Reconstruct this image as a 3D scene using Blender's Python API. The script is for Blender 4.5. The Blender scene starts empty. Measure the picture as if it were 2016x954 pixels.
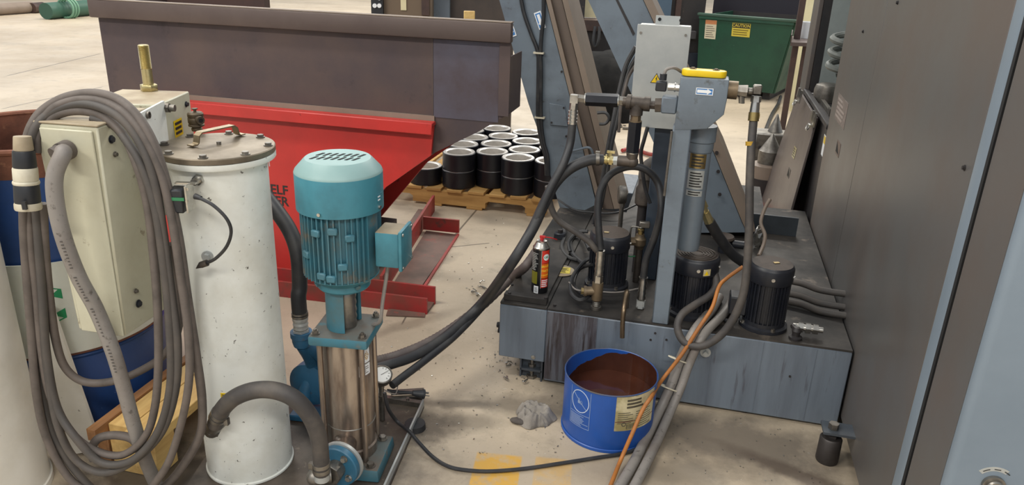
import bpy, bmesh, math, random
from mathutils import Vector, Matrix
random.seed(7)
S = bpy.context.scene
COL = S.collection
PI = math.pi

# ---------------- camera ----------------
FPX = 1500.0
PITCH, ROLL, YAW = math.radians(21), math.radians(2), math.radians(13.46)
RZ = Matrix.Rotation(YAW, 3, 'Z')
CAMP = Vector((-0.04235, -2.42651, 1.5))
_f = Vector((0, math.cos(PITCH), -math.sin(PITCH))); _u = Vector((0, math.sin(PITCH), math.cos(PITCH))); _r = Vector((1, 0, 0))
FWD = RZ @ _f
RGT = RZ @ (_r * math.cos(ROLL) + _u * math.sin(ROLL))
UPV = RZ @ (_u * math.cos(ROLL) - _r * math.sin(ROLL))
cam_d = bpy.data.cameras.new('camera'); cam = bpy.data.objects.new('camera', cam_d); COL.objects.link(cam)
cam_d.sensor_width = 36; cam_d.lens = FPX / 2016 * 36; cam_d.clip_start = 0.02; cam_d.clip_end = 200
cam.matrix_world = Matrix(((RGT.x, UPV.x, -FWD.x, CAMP.x), (RGT.y, UPV.y, -FWD.y, CAMP.y), (RGT.z, UPV.z, -FWD.z, CAMP.z), (0, 0, 0, 1)))
S.camera = cam

# ---------------- light ----------------
S.view_settings.view_transform = 'Standard'; S.view_settings.look = 'None'
S.view_settings.gamma = 1; S.view_settings.use_curve_mapping = False
S.view_settings.exposure = 0.15
W = bpy.data.worlds.new('hall_ambient'); S.world = W; W.use_nodes = True
bg = W.node_tree.nodes['Background']; bg.inputs[0].default_value = (0.86, 0.92, 1.0, 1); bg.inputs[1].default_value = 0.62

def lamp(x, y, z, sx, sy, e, col=(1.0, 0.95, 0.86)):
    l = bpy.data.lights.new('bay_or_fill_lamp', 'AREA'); l.shape = 'RECTANGLE'; l.size = sx; l.size_y = sy; l.energy = e; l.color = col
    o = bpy.data.objects.new('bay_or_fill_lamp', l); COL.objects.link(o); o.location = (x, y, z)
LAMPS = [(-3.4, -1.2, 5.2, 3.0, 0.6, 150), (1.2, -5.5, 5.2, 3.2, 0.6, 250), (-4.5, -5.5, 5.2, 3.2, 0.6, 300), (-6, 5, 6.5, 3, 1.2, 220), (0.5, 6.5, 6.5, 3, 1.2, 330), (-9, 12, 6.5, 4, 2, 330), (0, 14, 6.5, 4, 2, 420), (-14, 9, 6.5, 4, 2, 310), (-6, 20, 7, 5, 3, 560), (6, 9, 6.5, 3, 1.2, 250)]  # the two lamps behind the camera are added as front fill
for a_ in LAMPS: lamp(*a_)

# ---------------- picture-to-place helpers (used to measure the place) ----------------
def ray(px, py): return FWD + RGT * ((px - 1008) / FPX) - UPV * ((py - 477) / FPX)
def az(px, py, z=0.0):
    d = ray(px, py); return CAMP + d * ((z - CAMP.z) / d.z)
def ay(px, py, y):
    d = ray(px, py); return CAMP + d * ((y - CAMP.y) / d.y)
def ax(px, py, x):
    d = ray(px, py); return CAMP + d * ((x - CAMP.x) / d.x)
HF = Vector((-math.sin(YAW), math.cos(YAW), 0)); HR = Vector((math.cos(YAW), math.sin(YAW), 0))
def wy(px, py, dist):
    d = ray(px, py); return CAMP + d * (dist / d.dot(HF))
def V(*a): return Vector(a)
Z = Vector((0, 0, 1))

# ---------------- mesh builder ----------------
class MB:
    def __init__(s): s.bm = bmesh.new(); s.mi = 0
    def _f(s, vs):
        try:
            f = s.bm.faces.new(vs); f.material_index = s.mi; return f
        except ValueError: return None
    def box(s, c, size, rz=0, M=None):
        M = M or Matrix.Rotation(rz, 3, 'Z'); c = Vector(c); h = Vector(size) / 2
        v = [s.bm.verts.new(c + M @ Vector((x * h.x, y * h.y, z * h.z))) for x in (-1, 1) for y in (-1, 1) for z in (-1, 1)]
        for q in ((0, 1, 3, 2), (4, 6, 7, 5), (0, 4, 5, 1), (2, 3, 7, 6), (0, 2, 6, 4), (1, 5, 7, 3)): s._f([v[i] for i in q])
        return s
    def bb(s, x0, x1, y0, y1, z0, z1): return s.box(((x0 + x1) / 2, (y0 + y1) / 2, (z0 + z1) / 2), (x1 - x0, y1 - y0, z1 - z0))
    def prism(s, pts, vec):
        pts = [Vector(p) for p in pts]; vec = Vector(vec)
        A = [s.bm.verts.new(p) for p in pts]; B = [s.bm.verts.new(p + vec) for p in pts]; n = len(A)
        s._f(A[::-1]); s._f(B)
        for i in range(n): s._f([A[i], A[(i + 1) % n], B[(i + 1) % n], B[i]])
        return s
    def hexa(s, lo, hi):
        A = [s.bm.verts.new(Vector(p)) for p in lo]; B = [s.bm.verts.new(Vector(p)) for p in hi]; n = len(A)
        s._f(A[::-1]); s._f(B)
        for i in range(n): s._f([A[i], A[(i + 1) % n], B[(i + 1) % n], B[i]])
        return s
    def lathe(s, prof, p0=(0, 0, 0), axis=(0, 0, 1), seg=32, a0=0.0):
        ax_ = Vector(axis).normalized(); p0 = Vector(p0)
        t = ax_.orthogonal().normalized() if abs(ax_.z) < .99 else Vector((1, 0, 0)); q = ax_.cross(t)
        rows = []
        for r, h in prof:
            if r <= 1e-6: rows.append([s.bm.verts.new(p0 + ax_ * h)])
            else: rows.append([s.bm.verts.new(p0 + ax_ * h + (t * math.cos(a0 + 2 * PI * i / seg) + q * math.sin(a0 + 2 * PI * i / seg)) * r) for i in range(seg)])
        for A, B in zip(rows, rows[1:]):
            for i in range(seg):
                j = (i + 1) % seg
                if len(A) == 1 and len(B) == 1: continue
                if len(A) == 1: s._f([A[0], B[j], B[i]])
                elif len(B) == 1: s._f([A[i], A[j], B[0]])
                else: s._f([A[i], A[j], B[j], B[i]])
        return s
    def cyl(s, p0, p1, r, r2=None, seg=20, a0=0.0):
        p0 = Vector(p0); p1 = Vector(p1); L = (p1 - p0).length; r2 = r if r2 is None else r2
        return s.lathe([(0, 0), (r, 0), (r2, L), (0, L)], p0, p1 - p0, seg, a0)
    def tube(s, pts, r, seg=10, sub=8, caps=True, rad=None, closed=False):
        P = [Vector(p) for p in pts]
        if len(P) > 2:
            Q = []; n = len(P)
            for i in range(n - 1 if not closed else n):
                if closed: a, b, c, d = P[i - 1], P[i], P[(i + 1) % n], P[(i + 2) % n]
                else: a = P[max(i - 1, 0)]; b = P[i]; c = P[i + 1]; d = P[min(i + 2, n - 1)]
                for k in range(sub):
                    t = k / sub
                    Q.append(.5 * ((2 * b) + (c - a) * t + (2 * a - 5 * b + 4 * c - d) * t * t + (3 * b - a - 3 * c + d) * t ** 3))
            if not closed: Q.append(P[-1])
            P = Q
        n = len(P); nrm = None; rings = []
        for i, p in enumerate(P):
            t = (P[(i + 1) % n] - P[i - 1]) if closed else (P[min(i + 1, n - 1)] - P[max(i - 1, 0)])
            if t.length < 1e-9: t = Vector((0, 0, 1))
            t.normalize()
            if nrm is None: nrm = t.orthogonal().normalized()
            nrm = (nrm - t * nrm.dot(t))
            if nrm.length < 1e-6: nrm = t.orthogonal()
            nrm.normalize(); q = t.cross(nrm)
            rr = r if rad is None else rad(i / max(n - 1, 1), i)
            rings.append([s.bm.verts.new(p + (nrm * math.cos(2 * PI * k / seg) + q * math.sin(2 * PI * k / seg)) * rr) for k in range(seg)])
        pairs = list(zip(rings, rings[1:])) + ([(rings[-1], rings[0])] if closed else [])
        for A, B in pairs:
            for k in range(seg): s._f([A[k], A[(k + 1) % seg], B[(k + 1) % seg], B[k]])
        if caps and not closed: s._f(rings[0][::-1]); s._f(rings[-1])
        return s
    def sph(s, c, r, seg=16, rows=8, sc=(1, 1, 1)):
        c = Vector(c); prof = [(math.sin(PI * i / rows), -math.cos(PI * i / rows)) for i in range(rows + 1)]
        n0 = len(s.bm.verts); s.lathe([(max(x, 0) * r if 0 < i < rows else 0, y * r) for i, (x, y) in enumerate(prof)], (0, 0, 0), (0, 0, 1), seg)
        s.bm.verts.ensure_lookup_table()
        for v in s.bm.verts[n0:]: v.co = Vector((v.co.x * sc[0], v.co.y * sc[1], v.co.z * sc[2])) + c
        return s
    def bolt(s, p, n, r=.01, h=.008, washer=True, shaft=0):
        p = Vector(p); n = Vector(n).normalized()
        if washer: s.cyl(p, p + n * .002, r * 1.35, seg=16)
        s.cyl(p, p + n * (h + .002), r, seg=6, a0=random.random())
        if shaft: s.cyl(p, p + n * shaft, r * .55, seg=8)
        return s
    def patch(s, c, r, a0, a1, z0, z1, seg=10, th=.0012):
        c = Vector(c); A = []
        for rr in (r, r + th):
            A.append([[s.bm.verts.new((c.x + rr * math.cos(a0 + (a1 - a0) * i / seg), c.y + rr * math.sin(a0 + (a1 - a0) * i / seg), c.z + z)) for i in range(seg + 1)] for z in (z0, z1)])
        I, Ou = A
        for i in range(seg):
            s._f([Ou[0][i], Ou[0][i + 1], Ou[1][i + 1], Ou[1][i]]); s._f([I[0][i], I[1][i], I[1][i + 1], I[0][i + 1]])
            s._f([I[0][i], I[0][i + 1], Ou[0][i + 1], Ou[0][i]]); s._f([I[1][i], Ou[1][i], Ou[1][i + 1], I[1][i + 1]])
        s._f([I[0][0], Ou[0][0], Ou[1][0], I[1][0]]); s._f([I[0][seg], I[1][seg], Ou[1][seg], Ou[0][seg]])
        return s
    def bevel(s, w, seg=1, ang=40):
        bmesh.ops.recalc_face_normals(s.bm, faces=s.bm.faces)
        es = [e for e in s.bm.edges if len(e.link_faces) == 2 and e.calc_face_angle(0) > math.radians(ang)]
        bmesh.ops.bevel(s.bm, geom=es, offset=w, segments=seg, affect='EDGES', profile=.5, clamp_overlap=True)
        return s

def loc_of(o):
    p = Vector((0, 0, 0))
    while o: p += o.location; o = o.parent
    return p
def obj(name, mb, mat, parent=None, loc=None, smooth=38, label=None):
    bm = mb.bm
    bmesh.ops.recalc_face_normals(bm, faces=bm.faces)
    for f in bm.faces: f.smooth = True
    lim = math.radians(smooth)
    for e in bm.edges: e.smooth = (len(e.link_faces) == 2 and e.calc_face_angle(0) < lim)
    base = loc_of(parent) if parent else Vector((0, 0, 0))
    L = Vector(loc) if loc is not None else Vector((0, 0, 0))
    bmesh.ops.translate(bm, verts=bm.verts, vec=-(base + (L if parent is None else Vector((0, 0, 0)))))
    me = bpy.data.meshes.new(name); bm.to_mesh(me); bm.free()
    for x in (mat if isinstance(mat, (list, tuple)) else [mat]): me.materials.append(x)
    o = bpy.data.objects.new(name, me); COL.objects.link(o); o.parent = parent
    if parent is None: o.location = L
    if label: o['label'] = label
    if name in ('print', 'dial_print', 'lock_print'): o['kind'] = 'stuff'
    return o
def tag(o, label, cat, group=None):
    o['label'] = label; o['category'] = cat
    if group: o['group'] = group
    return o
def thing(name, label, cat, loc=(0, 0, 0), group=None):
    o = bpy.data.objects.new(name, None); COL.objects.link(o); o.location = loc; o.empty_display_size = .05
    return tag(o, label, cat, group)
def struct(name, mb, mat): 
    o = obj(name, mb, mat); o['kind'] = 'structure'; return o

def text_mb(txt, size, depth, fn, bold=False, align='CENTER', res=2):
    """lettering as a mesh; fn maps (x right, y up, z out) to the place"""
    cu = bpy.data.curves.new('lettering', 'FONT'); cu.body = txt; cu.size = size; cu.extrude = depth / 2; cu.align_x = align; cu.align_y = 'CENTER'; cu.resolution_u = res
    if bold: cu.offset = size * (.018 if bold is True else bold)
    o = bpy.data.objects.new('lettering', cu); COL.objects.link(o)
    dg = bpy.context.evaluated_depsgraph_get(); me = bpy.data.meshes.new_from_object(o.evaluated_get(dg))
    mb = MB(); mb.bm.from_mesh(me)
    bpy.data.objects.remove(o); bpy.data.curves.remove(cu); bpy.data.meshes.remove(me)
    for v in mb.bm.verts: v.co = fn(v.co.x, v.co.y, v.co.z + depth / 2)
    return mb
def flat(o, x, y):
    o = Vector(o); x = Vector(x).normalized(); y = Vector(y).normalized(); n = x.cross(y)
    return lambda a, b, c: o + x * a + y * b + n * c
def wrapf(c, r, a_mid, zc, tilt=0):
    c = Vector(c)
    def fn(a, b, d):
        a, b = a * math.cos(tilt) - b * math.sin(tilt), a * math.sin(tilt) + b * math.cos(tilt)
        t = a_mid + a / r
        return Vector((c.x + (r + d) * math.cos(t), c.y + (r + d) * math.sin(t), c.z + zc + b))
    return fn
def rect(mb, fn, x0, x1, y0, y1, d0, d1, seg=1):
    for i in range(seg):
        xa, xb = x0 + (x1 - x0) * i / seg, x0 + (x1 - x0) * (i + 1) / seg
        mb.hexa([fn(xa, y0, d0), fn(xb, y0, d0), fn(xb, y1, d0), fn(xa, y1, d0)], [fn(xa, y0, d1), fn(xb, y0, d1), fn(xb, y1, d1), fn(xa, y1, d1)])
    return mb
def ringband(mb, fn, cx, cy, rx, ry, w, d0, d1, seg=24):
    for i in range(seg):
        t, u = 2 * PI * i / seg, 2 * PI * (i + 1) / seg
        q = [(cx + rx * math.cos(t), cy + ry * math.sin(t)), (cx + rx * math.cos(u), cy + ry * math.sin(u)), (cx + (rx - w) * math.cos(u), cy + (ry - w) * math.sin(u)), (cx + (rx - w) * math.cos(t), cy + (ry - w) * math.sin(t))]
        mb.hexa([fn(*p, d0) for p in q], [fn(*p, d1) for p in q])
    return mb
def lines(mb, fn, x0, x1, y0, y1, n, d0, d1, fill=.5, rag=.3, seg=1):
    for i in range(n):
        h = (y1 - y0) / n; y = y1 - h * (i + .5)
        rect(mb, fn, x0, x1 - (x1 - x0) * rag * random.random(), y - h * fill / 2, y + h * fill / 2, d0, d1, seg)
    return mb

# ---------------- materials ----------------
def lin(c):
    c = c.lstrip('#'); v = [int(c[i:i + 2], 16) / 255 for i in (0, 2, 4)]
    return tuple(x / 12.92 if x <= .04045 else ((x + .055) / 1.055) ** 2.4 for x in v) + (1,)
class NT:
    def __init__(s, m): s.t = m.node_tree; s.t.nodes.clear()
    def n(s, ty, **kw):
        nd = s.t.nodes.new(ty)
        for k, v in kw.items():
            if k.startswith('i_'): nd.inputs[k[2:].replace('_', ' ')].default_value = v
            else: setattr(nd, k, v)
        return nd
    def l(s, a, b): s.t.links.new(a, b)
MATS = {}
def mat(name, c1, rough=.5, metal=0.0, c2=None, scale=8, lo=.45, hi=.65, c3=None, s3=30, lo3=.55, hi3=.7, bump=0, bs=60, stretch=(1, 1, 1), rr=.1, spec=.5, emit=0, coat=0):
    """painted / bare surface: base colour, dirt or reflection tint c2 in broad patches, c3 in small specks or streaks"""
    m = bpy.data.materials.new(name); m.use_nodes = True; t = NT(m); MATS[name] = m
    out = t.n('ShaderNodeOutputMaterial'); b = t.n('ShaderNodeBsdfPrincipled'); t.l(b.outputs[0], out.inputs[0])
    b.inputs['Roughness'].default_value = rough; b.inputs['Metallic'].default_value = metal; b.inputs['Specular IOR Level'].default_value = spec
    if coat: b.inputs['Coat Weight'].default_value = coat
    tc = t.n('ShaderNodeTexCoord'); mp = t.n('ShaderNodeMapping'); mp.inputs['Scale'].default_value = stretch; t.l(tc.outputs['Object'], mp.inputs[0])
    cur = None
    def layer(cur, col, sc, l_, h_, base):
        nz = t.n('ShaderNodeTexNoise'); nz.inputs['Scale'].default_value = sc; nz.inputs['Detail'].default_value = 6; nz.inputs['Roughness'].default_value = .62; t.l(mp.outputs[0], nz.inputs['Vector'])
        mr = t.n('ShaderNodeMapRange'); mr.inputs[1].default_value = l_; mr.inputs[2].default_value = h_; t.l(nz.outputs['Fac'], mr.inputs[0])
        mx = t.n('ShaderNodeMix', data_type='RGBA'); t.l(mr.outputs[0], mx.inputs[0]); mx.inputs[7].default_value = lin(col)
        if cur is None: mx.inputs[6].default_value = base
        else: t.l(cur, mx.inputs[6])
        return mx.outputs[2], mr.outputs[0]
    fac = None
    if c2: cur, fac = layer(cur, c2, scale, lo, hi, lin(c1))
    if c3: cur, _ = layer(cur, c3, s3, lo3, hi3, lin(c1))
    if cur is None: b.inputs['Base Color'].default_value = lin(c1)
    else: t.l(cur, b.inputs['Base Color'])
    if fac is not None and rr:
        mr = t.n('ShaderNodeMapRange'); mr.inputs[3].default_value = rough; mr.inputs[4].default_value = min(1, rough + rr); t.l(fac, mr.inputs[0]); t.l(mr.outputs[0], b.inputs['Roughness'])
    if bump:
        nz = t.n('ShaderNodeTexNoise'); nz.inputs['Scale'].default_value = bs; nz.inputs['Detail'].default_value = 4; t.l(mp.outputs[0], nz.inputs['Vector'])
        bp = t.n('ShaderNodeBump'); bp.inputs['Strength'].default_value = bump; bp.inputs['Distance'].default_value = .004; t.l(nz.outputs['Fac'], bp.inputs['Height']); t.l(bp.outputs[0], b.inputs['Normal'])
    if emit: b.inputs['Emission Color'].default_value = lin(c1); b.inputs['Emission Strength'].default_value = emit
    return m
machine_grey = mat('machine_grey', '6c7781', .42, 0, '5b636c', 5, .45, .7, '494844', 22, .62, .75, bump=.05)
panel_grey = mat('panel_grey', '5a5958', .36, 0, '5d534d', 1.3, .4, .66, rr=.08, spec=.6)  # brownish patches paint the reflection of hopper and floor into the colour
panel_blue = mat('panel_blue_grey', '788591', .4, 0, '6d7a86', 2, .4, .7)
tank_side = mat('tank_side_paint', '6c7681', .45, 0, '5b626c', 3, .42, .7, '46434a', 8, .6, .72, stretch=(5, 5, .5), bump=.04)
tank_top = mat('tank_top_oily', '3f3a35', .6, 0, '232120', 4, .36, .6, '766a5e', 12, .6, .76, bump=.12, bs=40)
black_motor = mat('black_motor_paint', '1b1e26', .4, 0, '2a2b2f', 8, .45, .7)
dusty_cap = mat('dusty_black_cap', '493f38', .72, 0, '2d2a29', 9, .5, .7)
black_rubber = mat('black_rubber', '26272a', .5, 0, '3b3a39', 12, .45, .7)
dusty_rubber = mat('dusty_rubber', '3e3b3a', .6, 0, '5d564f', 9, .42, .68)
cable_grey = mat('grey_cable_jacket', '625953', .6, 0, '4f4843', 14, .42, .68)
cable_dark = mat('dark_cable_jacket', '474340', .6, 0, '57504a', 10, .45, .7)
conduit_grey = mat('grey_conduit', '85807b', .5, 0, '746c66', 8, .45, .7, '5d5752', 60, .6, .7)
beige_paint = mat('beige_enclosure_paint', 'bfbca6', .45, 0, 'b0ab94', 5, .45, .7, '8a7f6a', 26, .66, .74)
dusty_beige = mat('dusty_beige_top', 'a89b83', .6, 0, '8f7f68', 7, .4, .65)
white_paint = mat('white_tank_paint', 'e2e4de', .45, 0, 'cdccc1', 4, .45, .68, '5a564f', 55, .655, .69, bump=.03)
white_column = mat('white_column_paint', 'd9d5cb', .5, 0, 'c6c0b2', 3, .45, .7, '6b6257', 30, .7, .74)
lid_metal = mat('dull_lid_steel', '8d8271', .42, .7, '6f6557', 6, .4, .66, bump=.05)
steel = mat('bright_steel', 'c4c2bc', .28, 1, '8d8983', 14, .45, .7)
dull_steel = mat('dull_steel', '8f8b84', .42, .9, '625d57', 12, .42, .68)
stainless = mat('pump_stainless', 'a99d92', .28, .85, '7d7067', 7, .4, .68, stretch=(4, 4, .8))
brass = mat('brass', 'a4905f', .35, .9, '72624a', 14, .42, .68)
dirty_brass = mat('dirty_brass', '7b6b55', .5, .6, '4e463c', 16, .42, .68)
zinc_yellow = mat('yellow_zinc', 'd2c596', .3, .9, 'aa9a68', 20, .45, .7)
iron_pipe = mat('dirty_iron_pipe', '5d554e', .5, .6, '3f3a37', 14, .42, .68)
copper_pipe = mat('old_copper_pipe', '7d6c57', .35, .9, '5a4d40', 12, .42, .68)
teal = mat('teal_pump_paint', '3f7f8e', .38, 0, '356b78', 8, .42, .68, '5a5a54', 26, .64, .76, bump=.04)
teal_top = mat('teal_pump_paint_pale', '88a6a5', .4, 0, '7f9d9b', 5, .4, .7)  # paler teal for the upward faces of the fan cover
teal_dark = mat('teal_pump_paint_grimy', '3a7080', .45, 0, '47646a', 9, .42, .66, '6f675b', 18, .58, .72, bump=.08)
blue_cast = mat('blue_cast_paint', '2c6285', .45, 0, '2b4e66', 9, .42, .68, '585149', 22, .63, .75, bump=.1)
red_paint = mat('red_bin_paint', 'bd342f', .42, 0, 'a5302b', 3, .42, .7, '5a2724', 18, .66, .76)
red_dirty = mat('red_frame_paint_dirty', 'a23230', .5, 0, '7f4238', 6, .42, .66, '57443c', 14, .6, .72)
hopper_brown = mat('brown_mill_scale', '5c4d49', .48, .25, '4b4144', 2.2, .4, .66, '41383a', 9, .62, .74, bump=.04)
hopper_blue = mat('bluish_mill_scale', '5d5a66', .45, .3, '51464a', 3.5, .4, .66)
rim_brown = mat('rim_brown', '5c4f4a', .46, .25, '554844', 5, .42, .66)
black_steel = mat('black_oxide', '1a1b21', .34, .25, '24242a', 8, .45, .7)
machined = mat('machined_steel', 'dedad4', .32, .55, 'c5c0ba', 10, .42, .7)
pallet_wood = mat('pallet_pine', 'c69c5e', .65, 0, 'a87f48', 3, .38, .66, '7d5c38', 10, .64, .74, stretch=(1, 9, 9))
block_wood = mat('block_pine', 'dcbb78', .6, 0, 'c8a163', 4, .38, .66, 'a27a48', 12, .64, .74, stretch=(9, 1, 9))
board_wood = mat('board_brown', '9c6f45', .65, 0, '7e5838', 4, .38, .66, stretch=(9, 1, 9))
drum_blue = mat('drum_blue', '264a86', .42, 0, '213e70', 5, .42, .68, '8393ab', 26, .68, .76)
drum_white = mat('drum_white', 'd8dbd2', .45, 0, 'c8c9bd', 5, .45, .7)
rust = mat('rust', '7d4f3c', .8, 0, '5f3d30', 10, .4, .64, '95694f', 26, .6, .72, bump=.25)
bucket_blue = mat('bucket_blue', '1c4f9e', .35, 0, '1a468c', 5, .42, .68)
oil = mat('used_oil', '3a2018', .06, 0, '4a2a1e', 5, .4, .7, rr=0)
paper = mat('dirty_label_paper', 'c5bb98', .6, 0, '8f8358', 9, .44, .62, '6d6138', 20, .62, .72)
ink = mat('ink_black', '2b2a28', .6)
print_white = mat('print_white', 'b9c6d8', .6)
bright_white = mat('print_bright_white', 'e6e8ea', .5)
yellow = mat('yellow_plastic', 'e6c318', .35, 0, 'd4b018', 6, .45, .7)
sign_yellow = mat('sign_yellow', 'd6c24a', .5)
sign_blue = mat('sign_blue', '3d78b4', .45)
galvanised = mat('galvanised_sheet', 'b3b5b2', .4, .35, 'a3a6a5', 7, .4, .66)
dumpster_green = mat('dumpster_green', '1f4d3a', .45, 0, '1b4233', 4, .42, .68, '5b7d68', 24, .69, .76)
dark_steel = mat('dark_grimy_steel', '2e2a2a', .5, 0, '1f1e20', 5, .42, .66, '5a5048', 14, .64, .74)
dark_brown = mat('dark_brown_frame', '4a3630', .5, 0, '382b28', 6, .42, .66)
tan_strip = mat('oil_stained_tan', '86776a', .5, 0, '786a5d', 3, .38, .7)
chute_brown = mat('oil_stained_brown', '6b5e54', .5, 0, '5d5149', 2.5, .36, .7)
cream = mat('cream_sheet', 'd8cfa8', .5, 0, 'c7bd98', 4, .45, .7)
rag_cloth = mat('grey_rag_cloth', '8e8880', .9, 0, '767069', 9, .4, .64, bump=.3, bs=180)
plastic_black = mat('black_plastic', '24262a', .45)
plastic_white = mat('ivory_plastic', 'cfc9b6', .5, 0, 'b7ae97', 10, .45, .7)
green_plastic = mat('green_plastic', '2f7a50', .5)
orange_cable = mat('orange_cable', 'a8692c', .55, 0, '8a5a34', 12, .42, .66)
red_plastic = mat('red_plastic', 'b8282a', .4)
can_black = mat('can_black', '17171a', .3)
can_red = mat('can_red', 'd0382a', .35)
can_orange = mat('can_orange', 'e06a1c', .35)
can_olive = mat('can_olive', '6d6a1c', .4)
letter_green = mat('letter_green', '1d8a57', .5)
tape_yellow = mat('yellow_tape', 'b08a2a', .5)
gauge_face = mat('gauge_face', 'dededa', .4)
dark_hole = mat('dark_recess', '0c0c0e', .8)
panel_brownish = mat('cover_panel_paint', '655b56', .34, 0, '5a524f', 3, .4, .7, spec=.6)

# ================= SETTING =================
def floor_material():
    m = bpy.data.materials.new('polished_concrete'); m.use_nodes = True; t = NT(m)
    out = t.n('ShaderNodeOutputMaterial'); b = t.n('ShaderNodeBsdfPrincipled'); t.l(b.outputs[0], out.inputs[0])
    tc = t.n('ShaderNodeTexCoord'); co = tc.outputs['Object']
    def noise(sc, det=6, st=(1, 1, 1), rot=0):
        mp = t.n('ShaderNodeMapping'); mp.inputs['Scale'].default_value = st; mp.inputs['Rotation'].default_value = (0, 0, rot); t.l(co, mp.inputs[0])
        nz = t.n('ShaderNodeTexNoise'); nz.inputs['Scale'].default_value = sc; nz.inputs['Detail'].default_value = det; nz.inputs['Roughness'].default_value = .65; t.l(mp.outputs[0], nz.inputs['Vector']); return nz.outputs['Fac']
    def rng(v, lo, hi, a=0.0, c=1.0):
        r = t.n('ShaderNodeMapRange'); r.inputs[1].default_value = lo; r.inputs[2].default_value = hi; r.inputs[3].default_value = a; r.inputs[4].default_value = c; t.l(v, r.inputs[0]); return r.outputs[0]
    def mix(f, a, c):
        x = t.n('ShaderNodeMix', data_type='RGBA'); t.l(f, x.inputs[0])
        if isinstance(a, str): x.inputs[6].default_value = lin(a)
        else: t.l(a, x.inputs[6])
        x.inputs[7].default_value = lin(c); return x.outputs[2]
    def math_(op, a, c):
        x = t.n('ShaderNodeMath', operation=op)
        for i, v in enumerate((a, c)):
            if isinstance(v, (int, float)): x.inputs[i].default_value = v
            else: t.l(v, x.inputs[i])
        return x.outputs[0]
    cur = mix(rng(noise(1.1, 8), .38, .64), 'c4b59f', 'ab9c87')
    cur = mix(rng(noise(.5, 5, (.35, 1.6, 1), -.5), .52, .7, 0, .5), cur, '988a76')
    cur = mix(rng(noise(7, 8), .55, .72, 0, .55), cur, '8a7f6e')
    cur = mix(rng(noise(90, 3), .62, .74, 0, .5), cur, '6b6258')
    cur = mix(rng(noise(45, 2), .69, .73, 0, .7), cur, 'cfc7ba')
    # shapes with a place of their own: a soft blob mask from a centre
    def blob(cx, cy, rx, ry, rot=0, soft=.6):
        mp = t.n('ShaderNodeMapping', vector_type='TEXTURE'); mp.inputs['Location'].default_value = (cx, cy, 0); mp.inputs['Rotation'].default_value = (0, 0, rot); mp.inputs['Scale'].default_value = (rx, ry, 1e3); t.l(co, mp.inputs[0])
        ln = t.n('ShaderNodeVectorMath', operation='LENGTH'); t.l(mp.outputs[0], ln.inputs[0])
        w = math_('ADD', ln.outputs['Value'], math_('MULTIPLY', math_('SUBTRACT', noise(9, 6), .5), 1.1))
        return rng(w, 1.0, 1 - soft, 0, 1)
    def bar(cx, cy, hx, hy, rot=0):
        mp = t.n('ShaderNodeMapping', vector_type='TEXTURE'); mp.inputs['Location'].default_value = (cx, cy, 0); mp.inputs['Rotation'].default_value = (0, 0, rot); mp.inputs['Scale'].default_value = (hx, hy, 1); t.l(co, mp.inputs[0])
        sp = t.n('ShaderNodeSeparateXYZ'); t.l(mp.outputs[0], sp.inputs[0])
        ex = rng(math_('ABSOLUTE', sp.outputs[0], 0), 1, .93); ey = rng(math_('ABSOLUTE', sp.outputs[1], 0), 1, .93)
        return math_('MULTIPLY', ex, ey)
    for args, col, k in STAINS_AND_SHADE: 
        cur = mix(math_('MULTIPLY', blob(*args), k), cur, col)
    for args in JOINTS: cur = mix(math_('MULTIPLY', bar(*args), .75), cur, '4a433b')
    wear = rng(noise(16, 8), .68, .46)
    for args, k in YELLOWS: cur = mix(math_('MULTIPLY', math_('MULTIPLY', bar(*args), wear), k), cur, 'd0a24a')
    t.l(cur, b.inputs['Base Color'])
    t.l(rng(noise(2.2, 6), .35, .7, .34, .58), b.inputs['Roughness'])
    bp = t.n('ShaderNodeBump'); bp.inputs['Strength'].default_value = .12; bp.inputs['Distance'].default_value = .004; t.l(noise(26, 6), bp.inputs['Height']); t.l(bp.outputs[0], b.inputs['Normal'])
    return m
def c2(px, py): p = az(px, py, 0); return p.x, p.y
STAINS_AND_SHADE = [((*c2(905, 795), .16, .035, .25), '6b6256', .8), ((*c2(930, 830), .13, .07, .2), '7d7364', .7), ((*c2(1050, 800), .3, .09, .1), '6d6458', .7),
          ((*c2(1450, 870), .5, .22, -.1), '5f574e', .8), ((*c2(1250, 930), .25, .12, .2), '7b7062', .5), ((*c2(1560, 930), .3, .05, -.4), '55493f', .8), ((*c2(1340, 930), .2, .1, .3), '6e6558', .6),  # wide patch right of the bucket paints the tank's shade into the floor
          ((*c2(800, 640), .35, .05, .9), '8a7d6c', .6), ((*c2(850, 520), .22, .07, 1.2), '7d7265', .6), ((*c2(820, 840), .2, .12, .6), '4c453d', .85), ((*c2(560, 930), .6, .3, .2), '4f473f', .8),
          ((*c2(330, 930), .35, .2, .2), '3f3933', .85), ((*c2(230, 120), 3, .25, .5), 'a08f78', .4), ((*c2(1170, 790), .3, .2, 0), '5a5249', .6)]
def joint(p, q, w=.006):
    a, c = Vector(c2(*p)), Vector(c2(*q)); d = c - a
    return ((a.x + c.x) / 2, (a.y + c.y) / 2, d.length / 2, w, math.atan2(d.y, d.x))
JOINTS = [joint((945, 405), (872, 490)), joint((872, 490), (790, 640), .004), joint((868, 488), (965, 478), .005), joint((10, 150), (200, 105), .012), joint((0, 215), (205, 170), .01)]
YELLOWS = [((*c2(970, 960), .075, .17, YAW - .1), 1.0), ((*c2(1085, 960), .06, .15, YAW - .1), .5)]
M_FLOOR = floor_material()
struct('floor', MB().bb(-45, 45, -12, 60, -.2, 0), M_FLOOR)
struct('wall_back', MB().bb(-45, 45, 55, 55.3, 0, 9), cream)

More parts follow.
